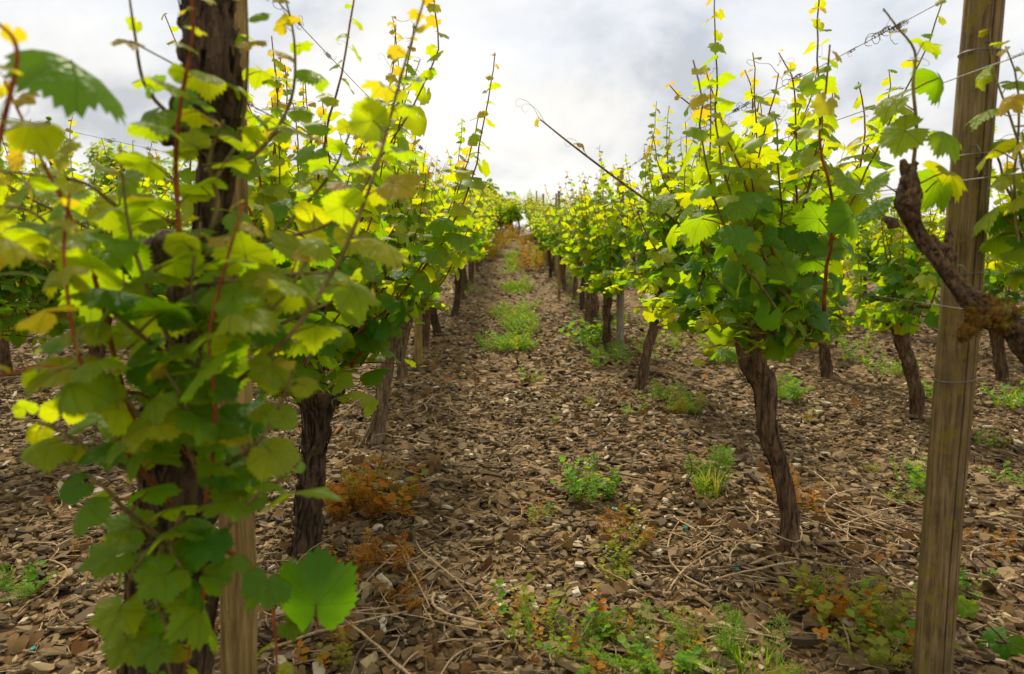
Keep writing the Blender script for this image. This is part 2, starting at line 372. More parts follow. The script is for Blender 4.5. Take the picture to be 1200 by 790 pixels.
# ---------------------------------------------------------------- vine leaf meshes
KEY = [(0, 1.0), (10, .90), (22, .70), (28, .60), (38, .74), (50, .93), (62, .80), (76, .60), (84, .55), (96, .66), (110, .74), (126, .64), (142, .60), (156, .55), (168, .42), (176, .14), (180, .04)]
def outline(thd, depth=1.0):
    a = abs(thd)
    for (a0, r0), (a1, r1) in zip(KEY, KEY[1:]):
        if a <= a1:
            u = (a - a0) / (a1 - a0); r = r0 + (r1 - r0) * u; break
    if a < 160: r = r * depth + .80 * (1 - depth)
    return r * .66
def leaf_mesh(name, seed, mat, nout=60, ring=True, petiole=True, tilt=None):
    r = random.Random(seed)
    depth = r.uniform(.25, .85); asym = r.uniform(-.08, .08)
    tilt = r.uniform(.45, 1.15) if tilt is None else tilt
    droop = r.uniform(.1, .95); cup = r.uniform(-.45, .45); wav = r.uniform(.03, .09); ph = [r.uniform(0, 6.28) for _ in range(3)]
    fold = r.uniform(-.1, .6); twist = r.uniform(-.5, .5)
    def shape(x, y):
        rr = math.hypot(x, y); th = math.atan2(x, y)
        z = -droop * rr * rr + cup * x * x - fold * abs(x) * .6
        if ring: z += (.025 * (1 - math.cos(th * 5.6)) * min(1, rr * 2.4)) * .8 + wav * math.sin(3 * th + ph[0]) * rr * 1.3 + wav * .6 * math.sin(7 * th + ph[1]) * rr * rr
        z += twist * x * y
        return z
    V = [(0, 0)]; F = []
    def op(i):
        thd = -180 + 360 * (i + .5) / nout
        rr = outline(thd, depth) * (1 + asym * math.sin(R(thd)))
        if ring and abs(thd) < 166: rr *= 1.06 if i % 2 else .94
        return (rr * math.sin(R(thd)), rr * math.cos(R(thd)))
    outp = [op(i) for i in range(nout)]
    if ring:
        nr = nout // 2
        V += [tuple(c * .52 for c in ((outp[2 * i][0] + outp[2 * i + 1][0]) / 2, (outp[2 * i][1] + outp[2 * i + 1][1]) / 2)) for i in range(nr)]
        V += outp; o0 = 1 + nr
        for i in range(nr):
            j = (i + 1) % nr
            if i < nr - 1: F.append((0, 1 + j, 1 + i))
            a, b, c = o0 + 2 * i, o0 + 2 * i + 1, o0 + (2 * i + 2) % nout
            F.append((1 + i, b, a))
            if i < nr - 1: F.append((1 + i, 1 + j, c, b))
    else:
        V += outp
        for i in range(nout - 1): F.append((0, 2 + i, 1 + i))
    uv = [(x, y) for x, y in V]
    ct, st = math.cos(tilt), math.sin(tilt)
    pl = r.uniform(.42, .62); end = Vector((0, pl, .10))
    V3 = []
    for x, y in V:
        z = shape(x, y); V3.append(Vector((x, y * ct + z * st, -y * st + z * ct)) + end)
    fm = [0] * len(F)
    if petiole:
        pv, pf = tube([Vector((0, 0, 0)), Vector((0, pl * .5, .075)), end], lambda t: .020 - .006 * t, 3 if not ring else 4, False)
        o = len(V3); V3 += pv; F += [tuple(i + o for i in f) for f in pf]; fm += [1] * len(pf); uv += [(5, 5)] * len(pv)
    return mesh_from(name, V3, F, None, True, uv, [mat, CANER if r.random() < .45 else CANE], fm)
HI = {k: [leaf_mesh('leaf', 11 + i * 7 + len(k), LEAFM[k]) for i in range(14)] for k in LEAFM}
HIF = {k: [leaf_mesh('leaf', 611 + i * 7 + len(k), LEAFM[k], tilt=.05 + .075 * i) for i in range(9)] for k in LEAFM}
def raw(me):
    co = np.zeros(len(me.vertices) * 3, dtype=np.float32); me.vertices.foreach_get('co', co)
    return co.reshape(-1, 3), [tuple(p.vertices) for p in me.polygons]
LO = [raw(leaf_mesh('low', 900 + i, LEAFJ['mature'], 14, False, False)) for i in range(7)]
MID = [raw(leaf_mesh('mid', 950 + i, LEAFJ['mature'], 24, True, False)) for i in range(6)]

def leaf_matrix(pos, out, nrm, size):
    y = out.normalized(); z = nrm - y * nrm.dot(y)
    if z.length < 1e-4: z = y.orthogonal()
    z.normalize(); x = y.cross(z)
    m = Matrix((x, y, z)).transposed().to_4x4()
    return Matrix.Translation(pos) @ m @ Matrix.Scale(size, 4)
def join_leaves(name, leaves, lib):
    """leaves: (matrix, kind) -> one mesh with three materials"""
    Vs = []; Fs = []; fm = []; o = 0; kk = ['mature', 'young', 'tip']
    for i, (m, k) in enumerate(leaves):
        co, fs = lib[i % len(lib)]
        M = np.array(m); Vs.append(co @ M[:3, :3].T + M[:3, 3]); Fs += [tuple(j + o for j in f) for f in fs]; fm += [kk.index(k)] * len(fs); o += len(co)
    return mesh_from(name, np.concatenate(Vs).tolist(), Fs, None, True, None, [LEAFJ[k] for k in kk], fm)

# ---------------------------------------------------------------- canes
def grow_path(r, start, d0, length, up=.10, wander=.12, step=.05):
    p = Vector(start); d = Vector(d0).normalized(); out = [p.copy()]
    n = max(3, int(length / step))
    for i in range(n):
        d = (d + Vector((r.gauss(0, wander), r.gauss(0, wander), up + r.gauss(0, wander * .4)))).normalized()
        p = p + d * step; out.append(p.copy())
    return out
def cane_leaves(r, path, size, t0=0.0, dens=1.0, tipy=0.0, side=None):
    """leaves alternate along a cane path; returns (matrix, kind)"""
    out = []; L_ = [0]
    for a, b in zip(path, path[1:]): L_.append(L_[-1] + (b - a).length)
    tot = L_[-1]; s = tot * t0 + .02; az = r.uniform(0, 6.28)
    while s < tot:
        t = s / tot
        k = max(i for i in range(len(L_)) if L_[i] <= s); k = min(k, len(path) - 2)
        p = path[k].lerp(path[k + 1], (s - L_[k]) / max(1e-6, L_[k + 1] - L_[k])); tg = (path[k + 1] - path[k]).normalized()
        az += math.pi + r.gauss(0, .55)
        a = tg.orthogonal().normalized(); b = tg.cross(a)
        o = a * math.cos(az) + b * math.sin(az)
        o = (o + Vector((0, 0, r.uniform(-.1, .45))) + tg * .25)
        if side is not None: o += side * .5
        nrm = Vector((r.gauss(0, .45), r.gauss(0, .45) - .12, 1.0))
        prof = 1.0 if t < .5 else max(.24, 1.0 - (t - .5) * 1.45)
        prof *= min(1.0, .75 + t * 1.2)
        q = t + tipy + r.gauss(0, .10)
        kind = 'mature' if q < .42 else ('young' if q < .92 else 'tip')
        out.append((leaf_matrix(p, o, nrm, size * prof * r.uniform(.72, 1.15)), kind))
        s += (.052 * (1.15 - .5 * t) + r.uniform(-.008, .012)) / dens
    return out
def tendril_mesh(seed, mat, L_=.11, rad=.0006):
    r = random.Random(seed); pts = []; p = Vector((0, 0, 0)); a = r.uniform(-.3, .3); curl = r.choice((-1, 1))
    for i in range(26):
        t = i / 25; pts.append(p.copy()); a += curl * (t ** 2.4) * .75 + r.gauss(0, .05)
        p += Vector((math.sin(a) * L_ / 22, math.cos(a) * L_ / 22, L_ / 60 * math.sin(i * .5)))
    v, f = tube(pts, lambda t: rad * (1.2 - .6 * t), 4, False)
    return mesh_from('tendril', v, f, mat, True)
TEND = [tendril_mesh(i, TENDM if i % 3 else CANE) for i in range(5)]
DTEND = []
for k in range(6):
    r = random.Random(40 + k); parts = []
    for q in range(4):
        pts = []; p = Vector((0, r.uniform(-.03, .03), 0)); ph = r.uniform(0, 6.28); turns = r.uniform(1.5, 4); ln = r.uniform(.03, .07); R0 = r.uniform(.003, .008)
        for i in range(16):
            t = i / 15; pts.append(Vector((math.cos(ph + turns * 6.28 * t) * R0, p.y + (t - .5) * ln, math.sin(ph + turns * 6.28 * t) * R0 - .004)))
        if r.random() < .6:
            e = pts[-1]; a = r.uniform(0, 6.28)
            for i in range(7): a += .5; e = e + Vector((math.cos(a) * .006, r.uniform(-.003, .004), math.sin(a) * .006 - .001)); pts.append(e)
        parts.append(tube(pts, lambda t: .0008, 3, False))
    v, f = merge(parts); DTEND.append(mesh_from('dead_tendril', v, f, DEAD, True))

# ---------------------------------------------------------------- trunks
def trunk_geo(pts, radii, seed=0, sides=18, n=44, knots=(), rough=.16, shards=0):
    """gnarled trunk: spline path, radius stops, knots = (t, strength)"""
    path = catmull(pts, n); r = random.Random(seed)
    so = Vector((r.uniform(0, 50), r.uniform(0, 50), r.uniform(0, 50))); tw = r.uniform(-3, 3)
    for i in range(1, n): path[i] = path[i] + Vector((noise.noise(path[i] * 11 + so), noise.noise(path[i] * 11 - so), 0)) * .008
    k = len(radii) - 1
    def rad(t):
        u = t * k; j = min(int(u), k - 1); b = radii[j] + (radii[j + 1] - radii[j]) * (u - j)
        for kt, ks in knots: b *= 1 + ks * math.exp(-((t - kt) / .05) ** 2)
        return b
    def rf(t, th, p):
        q = Vector((math.cos(th + tw * t) * 2.6, math.sin(th + tw * t) * 2.6, t * 3.0)) + so
        v = 1 + rough * 1.3 * noise.noise(q) + rough * noise.noise(Vector((q.x * 2.3, q.y * 2.3, t * 9))) + rough * .7 * noise.noise(Vector((q.x * 5, q.y * 5, t * 24)))
        return v
    Vt, Ft = tube(path, rad, sides, True, rf)
    for _ in range(shards):
        t = r.uniform(.02, .96); th = r.uniform(0, 6.28); ln = r.uniform(.03, .11); w = r.uniform(.003, .008); L_ = sum((b - a).length for a, b in zip(path, path[1:]))
        o = len(Vt); lift0, lift1 = r.uniform(-.002, .006), r.uniform(.001, .013); sk = r.gauss(0, .25)
        for q in range(5):
            u = q / 4; tt = min(.999, t + ln * u / L_); x = tt * n; k_ = min(int(x), n - 1); c = path[k_].lerp(path[k_ + 1], x - k_); tg = (path[k_ + 1] - path[k_]).normalized()
            a = Vector((math.cos(th + sk * u), math.sin(th + sk * u), 0)); a = (a - tg * a.dot(tg)).normalized(); b = tg.cross(a)
            q_ = min(1.0, rad(tt) / .042); h = rad(tt) * 1.03 + .0005 + (lift0 * (1 - u) ** 2 + lift1 * u * u) * q_ * q_; ww = w * (1 - .6 * abs(u - .4)) * q_
            Vt.append(c + a * h + b * ww); Vt.append(c + a * (h - .0015) - b * ww)
            if q: Ft.append((o + 2 * q - 2, o + 2 * q - 1, o + 2 * q + 1, o + 2 * q))
    return Vt, Ft
def knob_geo(c, rad, seed, squash=(1, 1, 1)):
    s = Vector((seed * 1.7, seed * .3, 0)); V = []; F = []; nu, nv = 12, 8
    for i in range(nv + 1):
        ph = math.pi * i / nv
        for j in range(nu):
            th = 2 * math.pi * j / nu; d = Vector((math.sin(ph) * math.cos(th), math.sin(ph) * math.sin(th), math.cos(ph)))
            q = rad * (1 + .38 * noise.noise(d * 1.6 + s) + .25 * noise.noise(d * 4.5 + s))
            V.append(Vector(c) + Vector((d.x * q * squash[0], d.y * q * squash[1], d.z * q * squash[2])))
    for i in range(nv):
        for j in range(nu):
            k = (j + 1) % nu; F.append((i * nu + j, i * nu + k, (i + 1) * nu + k, (i + 1) * nu + j)[::-1])
    return V, F
def rel(VF, base): return [v - base for v in VF[0]], VF[1]

# ---------------------------------------------------------------- building a vine out of its pieces
def add_cane(root, base, path, r0=.0042, mat=None, tend=0, r=None, up=True):
    L_ = len(path)
    v, f = tube([p - base for p in path], lambda t: r0 * (1.0 - .72 * t) + .0006, 6, True)
    c = link('cane', mesh_from('cane', v, f, mat or CANE, True), root)
    for _ in range(tend):
        k = int(L_ * r.uniform(.45, .99)); k = min(k, L_ - 1); p = path[k] - base
        out = Vector((r.gauss(0, 1), r.gauss(0, 1), r.uniform(.2, 1.4)))
        link('tendril', r.choice(TEND), c, mat=leaf_matrix(p, out, Vector((r.gauss(0, 1), r.gauss(0, 1), .4)), r.uniform(.6, 1.2)))
    return c
def add_leaves(root, base, leaves, r, limit=300, lib=None):
    lib = lib or HI
    leaves = sorted(leaves, key=lambda q: -q[0].to_scale()[0])
    for m, k in leaves[:limit]:
        o = bpy.data.objects.new('leaf', r.choice(lib[k])); COL.objects.link(o); o.parent = root
        o.matrix_local = Matrix.Translation(-base) @ m
    if leaves[limit:]:
        tag(link('small_foliage', join_leaves('small_foliage', [(Matrix.Translation(-base) @ m, k) for m, k in leaves[limit:]], MID), root), kind='stuff')

def shoots(r, head, n, length, lat=.30, along=.35, low=.25, size=.100, fan=.42, dens=1.0, up=.09, tipy=0.0, minz=None, bias=(0, 0)):
    """canes and leaves of one vine, head = top of trunk"""
    canes = []; leaves = []
    for i in range(n):
        s = Vector(head) + Vector((r.gauss(0, .04), r.uniform(-along, along), r.uniform(-.05, .10)))
        d = Vector((r.gauss(bias[0], fan), r.gauss(bias[1], fan * .8), 1.0)); ln = length * r.uniform(.6, 1.12)
        p = grow_path(r, s, d, ln, up); canes.append(p); leaves += cane_leaves(r, p, size, .02, dens, tipy)
    for i in range(int(n * low)):
        s = Vector(head) + Vector((r.gauss(0, .05), r.uniform(-along, along), r.uniform(-.06, .06)))
        a = r.uniform(0, 6.28); p = grow_path(r, s, (math.cos(a), math.sin(a), .15), length * r.uniform(.25, .42), -.06)
        canes.append(p); leaves += cane_leaves(r, p, size, .05, 1.2 * dens, -.25)
    if minz is not None:
        zz = gz(head[0], head[1]) + minz
        leaves = [q for q in leaves if (q[0] @ Vector((0, .7, -.4))).z > zz]
        canes = [q for q in ([p for p in c if p.z > zz] for c in canes) if len(q) > 3]
    return canes, leaves

def build_vine(label, trunk_pts, radii, seed, n, length, group=None, mat=BARK, head=None, knots=((.97, .5),), name='grapevine', limit=300, tend=2, arms=True, cane_limit=40, **kw):
    r = random.Random(seed); base = Vector(trunk_pts[0]); base.z = gz(base.x, base.y) - .0
    root = thing(name, base, label, 'vine', group)
    g = [trunk_geo(trunk_pts, radii, seed, knots=knots, shards=160, rough=.22)]
    hd = Vector(trunk_pts[-1])
    for q in range(4): g.append(knob_geo(hd + Vector((r.gauss(0, .035), r.gauss(0, .045), r.uniform(-.05, .03))), r.uniform(.022, .04), seed + q))
    v, f = rel(merge(g), base); link('trunk', mesh_from('trunk', v, f, mat, True), root)
    if arms:
        for s in (-1, 1):
            e = hd + Vector((r.gauss(0, .05), s * r.uniform(.25, .38), r.uniform(.02, .12)))
            g = rel(trunk_geo([hd - Vector((0, 0, .03)), hd.lerp(e, .5) + Vector((0, 0, .05)), e], [.017, .012, .008], seed + s, 8, 12), base)
            link('arm', mesh_from('arm', g[0], g[1], mat, True), root)
    canes, leaves = shoots(r, hd, n, length, **kw)
    for p in canes: add_cane(root, base, p, r.uniform(.0030, .0048), CANER if r.random() < .35 else CANE, tend if r.random() < .7 else 0, r)
    add_leaves(root, base, leaves, r, limit)
    return root, base, r

# ================================================================ posts
def make_post(name, label, p0, p1, w, mat, seed, group=None, sides=8, facet=None, loops=()):
    r = random.Random(seed); base = Vector(p0)
    root = thing(name, base, label, 'post', group)
    n = 26; V = []; F = []
    # irregular split-timber outline, kept along the whole length
    prof = facet or [(math.cos(2 * math.pi * (j + .5) / sides) * r.uniform(.44, .56), math.sin(2 * math.pi * (j + .5) / sides) * r.uniform(.44, .56)) for j in range(sides)]
    sides = len(prof)
    for i in range(n + 1):
        t = i / n; c = Vector(p0).lerp(Vector(p1), t) - base
        if i == 0: c.z -= .10
        c += Vector((noise.noise(Vector((seed, t * 2.2, 0))), noise.noise(Vector((0, t * 2.2, seed))), 0)) * w * .10
        for j, (a, b) in enumerate(prof):
            q = w * (1.04 - .09 * t) * (1 + .035 * noise.noise(Vector((j * 3.1, t * 9, seed))))
            V.append(c + Vector((a * q, b * q, 0)))
    for i in range(n):
        for j in range(sides):
            k = (j + 1) % sides; F.append((i * sides + j, i * sides + k, (i + 1) * sides + k, (i + 1) * sides + j))
    F.append(tuple(n * sides + j for j in range(sides)))
    link('stake', mesh_from('stake', V, F, mat), root)
    for (h, tilt) in loops:
        c = Vector(p0).lerp(Vector(p1), h) - base; pts = []
        for i in range(25):
            a = 2 * math.pi * i / 24; k = w * .565
            pts.append(c + Vector((math.cos(a) * k, math.sin(a) * k, tilt * math.cos(a) * .02)))
        v, f = tube(pts, lambda t: .0014, 5, False); link('wire_loop', mesh_from('wire_loop', v, f, WIREM, True), root)
    return root
def down(px, py, d):
    p = P(px, py, d); p.z = gz(p.x, p.y); return p
RPD = 1.52
b0 = P(1092, 815, RPD); b0.z = gz(b0.x, b0.y); b1 = P(1157, -40, RPD)
SPLIT = [(-.54, .10), (-.50, -.06), (-.12, -.50), (-.07, -.52), (-.045, -.40), (-.02, -.53), (.22, -.42), (.25, -.30), (.29, -.36), (.48, -.22), (.52, -.08), (.42, .40), (.0, .50), (-.42, .40)]
make_post('trellis_post', 'tall weathered stake with yellow lichen, crossed by the mossy old vine arm', b0, b1, .073, WOOD, 3, facet=SPLIT,
          loops=((.46, .3), (.605, .15), (.76, .1), (.89, -.1)))
sr = [o_ for o_ in bpy.data.objects if o_.name == 'trellis_post'][0]
for k, h in enumerate((.605, .76, .89)):
    c = b0.lerp(b1, h) - b0 + Vector((-.028 + .01 * k, -.037, .004)); v, f = tube([c + Vector((-.004, .012, .012)), c + Vector((-.004, -.006, .012)), c + Vector((.002, -.009, 0)), c + Vector((.004, -.006, -.012)), c + Vector((.004, .012, -.012))], lambda t: .0013, 5)
    link('staple', mesh_from('staple', v, f, WIREM, True), sr)
lp0 = down(277, 800, 1.38); lp1 = P(266, -60, 1.42)
SQ = [(-.47, -.50), (.44, -.50), (.50, -.44), (.50, .47), (.44, .5), (-.44, .5), (-.5, .44), (-.5, -.44)]
make_post('trellis_post', 'square sawn stake right behind the thick dark old trunk', lp0, lp1, .070, WOODL, 5, facet=[(a * .92 - b * .39, a * .39 + b * .92) for a, b in SQ], loops=((.50, .2), (.8, .1)))
# stakes further along the rows: base pixel, top pixel row, width
def far_post(px, py, top, w, mat, seed, label, lean=0, group=None):
    p = G(px, py); q = P(px + lean, top, p.y); return make_post('trellis_post', label, p, q, w, mat, seed, group)
far_post(727, 416, 197, .062, WOODG, 21, 'thin grey stake beside a slim dark trunk, next to the long arching cane')
far_post(490, 428, 215, .065, WOODL, 23, 'short brown stake standing among two twisted pale trunks')
far_post(655, 352, 224, .05, WOODL, 24, 'grey stake among closely spaced dark trunks beyond the weedy path')
far_post(929, 428, 250, .055, WOODL, 25, 'pale stake half hidden behind the shaggy trunk of the next row')

# ================================================================ near vines
# --- shaggy vine of the right row, with the long arching cane
d1 = G(925, 642).y
tp = [G(926, 646) - Vector((0, 0, .03)), P(926, 605, d1), P(916, 555, d1 + .01), P(900, 505, d1 - .02), P(896, 455, d1), P(880, 418, d1), P(886, 380, d1 + .02)]
root, base, r = build_vine('stout vine with shaggy bark, flaring head and one long bare arching cane', tp, [.034, .027, .027, .029, .036, .044, .056], 31, 34, .92,
    fan=.52, along=.45, low=.8, size=.098, dens=1.15, minz=.70)
ap = catmull([P(893, 360, d1 - .05), P(868, 328, d1 - .1), P(800, 266, d1 - .22), P(730, 215, d1 - .30), P(668, 168, d1 - .34), P(633, 140, d1 - .34)], 24)
add_cane(root, base, ap, .0052, CANE, 0, r)
lv = [q for q in cane_leaves(r, ap, .085, .22, .33, .15)]
add_leaves(root, base, lv, r)
for px, py in ((633, 140), (640, 146), (690, 186), (760, 240)):
    link('tendril', TEND[1], root, mat=leaf_matrix(P(px, py, d1 - .34) - base, Vector((-.4, 0, 1)), Vector((0, -1, .2)), 1.0))

# --- next ones of the right row
def trunk_px(pts, d=None):
    g = G(*pts[0]); d = g.y; return [g - Vector((0, 0, .03))] + [P(x, y, d) for x, y in pts[1:]]
build_vine('slim leaning vine with forked bark head beside the thin grey stake', trunk_px([(749, 457), (756, 425), (766, 385), (778, 325)]), [.036, .030, .030, .046], 33, 36, 1.05, fan=.46, low=.6, along=.5, size=.095, dens=1.25)
build_vine('straight dark vine touching the thin grey stake', trunk_px([(713, 412), (711, 380), (712, 330)]), [.038, .034, .040], 34, 32, 1.02, fan=.42, low=.5, along=.5, size=.098, dens=1.2)
build_vine('vine with a crooked elbow trunk just past the thin grey stake', trunk_px([(694, 386), (697, 350), (686, 325), (680, 306), (690, 297)]), [.040, .038, .036, .034, .04], 35, 22, .95, fan=.42, along=.5, limit=260, tend=0)
# --- left row
d2 = G(362, 640).y
build_vine('dark straight trunked vine behind the thick old vine, rusty weeds at its foot', trunk_px([(358, 648), (360, 600), (368, 530), (374, 455)]), [.046, .042, .040, .055], 41, 50, 1.12,
    fan=.52, along=.42, low=.45, size=.094, dens=1.25, mat=BARKD, minz=.60, bias=(-.14, 0))
build_vine('pale twisted vine with swollen foot beside the short brown stake', trunk_px([(438, 520), (447, 475), (455, 420), (468, 372)]), [.044, .034, .030, .048], 42, 44, 1.12,
    fan=.52, along=.45, low=.25, size=.094, dens=1.25, minz=.66, mat=BARKL, knots=((.08, .35), (.97, .5)))
build_vine('thin pale vine leaning on the short brown stake', trunk_px([(472, 446), (470, 420), (474, 395), (480, 360)]), [.040, .034, .030, .045], 43, 34, 1.10, fan=.50, along=.45, low=.2, size=.095, dens=1.2, mat=BARKL, minz=.66)
build_vine('dark vine right behind the short brown stake', trunk_px([(497, 408), (499, 380), (500, 350)]), [.038, .034, .042], 44, 30, 1.05, fan=.48, along=.45, size=.095, dens=1.2, minz=.62, low=.2, limit=250, tend=1)
# --- row beyond the right row
build_vine('vine with bent trunk seen between the shaggy trunk and the lichen stake', trunk_px([(1077, 492), (1072, 450), (1060, 410), (1052, 372)]), [.042, .036, .036, .05], 51, 22, .8, fan=.40, low=.6, size=.095, dens=1.2)
build_vine('vine on a reddish slanting trunk behind the shaggy trunk', trunk_px([(970, 442), (966, 410), (964, 378)]), [.046, .036, .042], 52, 15, .74, fan=.34, low=.4, limit=240, tend=0)
build_vine('bushy vine showing behind the lichen stake, its foot hidden by weeds', trunk_px([(1176, 446), (1170, 410), (1164, 375)]), [.042, .038, .045], 53, 17, .8, fan=.36, low=.5, limit=260, tend=0)
build_vine('tall vine standing out beyond the lichen stake with upright yellow shoots', [Vector((2.75, 2.75, gz(2.75, 2.75))), Vector((2.72, 2.78, .55)), Vector((2.70, 2.75, .92))], [.042, .038, .045], 54, 17, .85, fan=.36, low=.5, limit=260, tend=1)
# --- row beyond the left row
for k, (y, lab) in enumerate(((1.75, 'low dense vine close behind the red foreground canes'), (2.85, 'leafy vine behind the red foreground canes'), (3.9, 'vine with spreading yellow shoots past the red foreground canes'), (5.0, 'bushy vine between dark trunk and bare brown ground'))):
    build_vine(lab, [Vector((-2.32, y, gz(-2.32, y))), Vector((-2.34, y, gz(-2.32, y) + .4)), Vector((-2.28, y + .03, gz(-2.32, y) + .74))], [.042, .036, .045], 61 + k, 30, .92, fan=.50, along=.55, low=.9, dens=1.2, limit=300, tend=0)

# ================================================================ mossy old arm crossing the lichen stake
AD = 1.36
ab = Vector((1.62, 1.12, 0)); ab.z = gz(ab.x, ab.y)
root = thing('old_grapevine', ab, 'bare gnarled vine arm with rust coloured moss, reaching past the lichen stake', 'vine')
pts = [ab - Vector((0, 0, .03)), Vector((1.55, 1.15, .35)), P(1285, 520, AD - .16), P(1222, 430, AD - .08), P(1186, 385, AD - .02), P(1150, 362, AD - .05), P(1118, 326, AD - .02), P(1084, 282, AD), P(1066, 240, AD), P(1062, 196, AD + .01)]
v, f = rel(trunk_geo(pts, [.055, .040, .030, .024, .022, .018, .013, .012, .015, .010], 71, 20, 110, knots=((.555, .35), (.92, .55)), rough=.34, shards=900), ab)
g = [(v, f)]
for q, (px, py, rr) in enumerate(((1064, 213, .016), (1060, 236, .018), (1068, 205, .012), (1046, 262, .012), (1066, 250, .015), (1112, 300, .014), (1106, 290, .010))): g.append(rel(knob_geo(P(px, py, AD - .005), rr, q + 3), ab))
for q, (a, b) in enumerate((((1108, 298), (1092, 276)), ((1108, 298), (1112, 272)), ((1050, 262), (1036, 256)), ((1063, 205), (1058, 188)), ((1068, 205), (1074, 190)))):
    g.append(rel(trunk_geo([P(*a, AD), P(*b, AD)], [.010, .006], q, 8, 6), ab))
v, f = merge(g); link('trunk', mesh_from('trunk', v, f, BARKM, True), root)
g = [rel(knob_geo(P(px, py, AD - .065), rr, 20 + q, (1.25, .8, .85)), ab) for q, (px, py, rr) in enumerate(((1148, 374, .020), (1166, 366, .022), (1136, 386, .015), (1158, 356, .016), (1182, 366, .016), (1150, 360, .012), (1140, 364, .012), (1174, 380, .016), (1128, 394, .010)))]
rm_ = random.Random(8); pool = [p_ for gv, gf in g for p_ in gv]
for _ in range(2600):
    c = rm_.choice(pool) + Vector((rm_.gauss(0, .004), rm_.gauss(0, .004), rm_.gauss(0, .004))); d = Vector((rm_.gauss(0, 1), rm_.gauss(0, 1) - .4, rm_.gauss(.5, 1))).normalized() * rm_.uniform(.004, .009); e = d.orthogonal().normalized() * .0016
    g.append(([c - e, c + e, c + d], [(0, 1, 2)]))
v, f = merge(g); link('moss_cushion', mesh_from('moss_cushion', v, f, MOSS, True), root)
r = random.Random(72)
cp = catmull([P(1070, 196, AD), P(1074, 150, AD), P(1070, 100, AD - .02), P(1072, 60, AD), P(1050, 30, AD), P(1035, 10, AD)], 20)
add_cane(root, ab, cp, .0034, CANE, 2, r)
def face(pos, out, nrm, size, kind): return (leaf_matrix(pos, Vector(out), Vector(nrm), size), kind)
lv = [face(P(1073, 165, AD), (-.75, -.3, .2), (-.15, -.8, .6), .088, 'young'), face(P(1072, 130, AD), (-.8, .2, .35), (.1, -.9, .5), .080, 'young'),
      face(P(1074, 170, AD), (.8, -.2, .3), (.2, -.5, .8), .085, 'mature'), face(P(1071, 105, AD), (.8, .1, .25), (.3, -.45, .8), .085, 'mature'),
      face(P(1072, 70, AD), (.5, .2, .8), (-.1, -.6, .7), .070, 'young'), face(P(1062, 45, AD), (-.5, .2, .5), (0, -.5, .8), .035, 'tip'),
      face(P(1078, 215, AD), (.8, -.1, .2), (.1, -.3, .9), .10, 'young'), face(P(1085, 225, AD + .03), (.5, .5, .2), (.1, -.5, .8), .10, 'mature'),
      face(P(1050, 225, AD + .05), (-.8, .3, .3), (0, -.5, .8), .09, 'mature'), face(P(1052, 245, AD + .08), (-.6, .5, .1), (0, -.4, .8), .10, 'mature')]
add_leaves(root, ab, lv, r)
for k in range(7):   # shoots of the same vine rising out beyond the stake
    s = P(1215, 380 - 12 * k, AD + .02); p = grow_path(r, s, (r.gauss(-.05, .16), r.gauss(.2, .2), 1), r.uniform(.35, .62), .06)
    add_cane(root, ab, p, .0034, CANE, 1, r); add_leaves(root, ab, cane_leaves(r, p, .085, .1, .8, .1), r)

# ================================================================ thick old vine in the left foreground
FD = 1.12
fb = down(188, 800, FD)
root = thing('old_grapevine', fb, 'thick dark old vine with burled trunk tied to the square stake', 'vine')
pts = [fb - Vector((0, 0, .05)), P(196, 690, FD), P(205, 560, FD), P(222, 420, FD), P(244, 290, FD + .04), P(254, 200, FD + .05), P(247, 100, FD + .03), P(246, 10, FD + .03), P(248, -90, FD + .03)]
v, f = rel(trunk_geo(pts, [.072, .062, .048, .034, .026, .026, .037, .036, .036], 81, 26, 90, knots=((.30, .25),), rough=.36, shards=900), fb)
g = [(v, f)]
for q, (px, py, rr) in enumerate(((210, 154, .024), (196, 158, .016), (226, 62, .024), (240, 30, .028), (252, 95, .028), (228, 140, .028), (248, 150, .028), (222, 166, .018), (222, 28, .016), (215, 590, .06), (180, 610, .045), (200, 300, .04), (220, 345, .03))):
    g.append(rel(knob_geo(P(px, py, FD + .02), rr, q + 40), fb))
v, f = merge(g); link('trunk', mesh_from('trunk', v, f, BARKD, True), root)
r = random.Random(82)
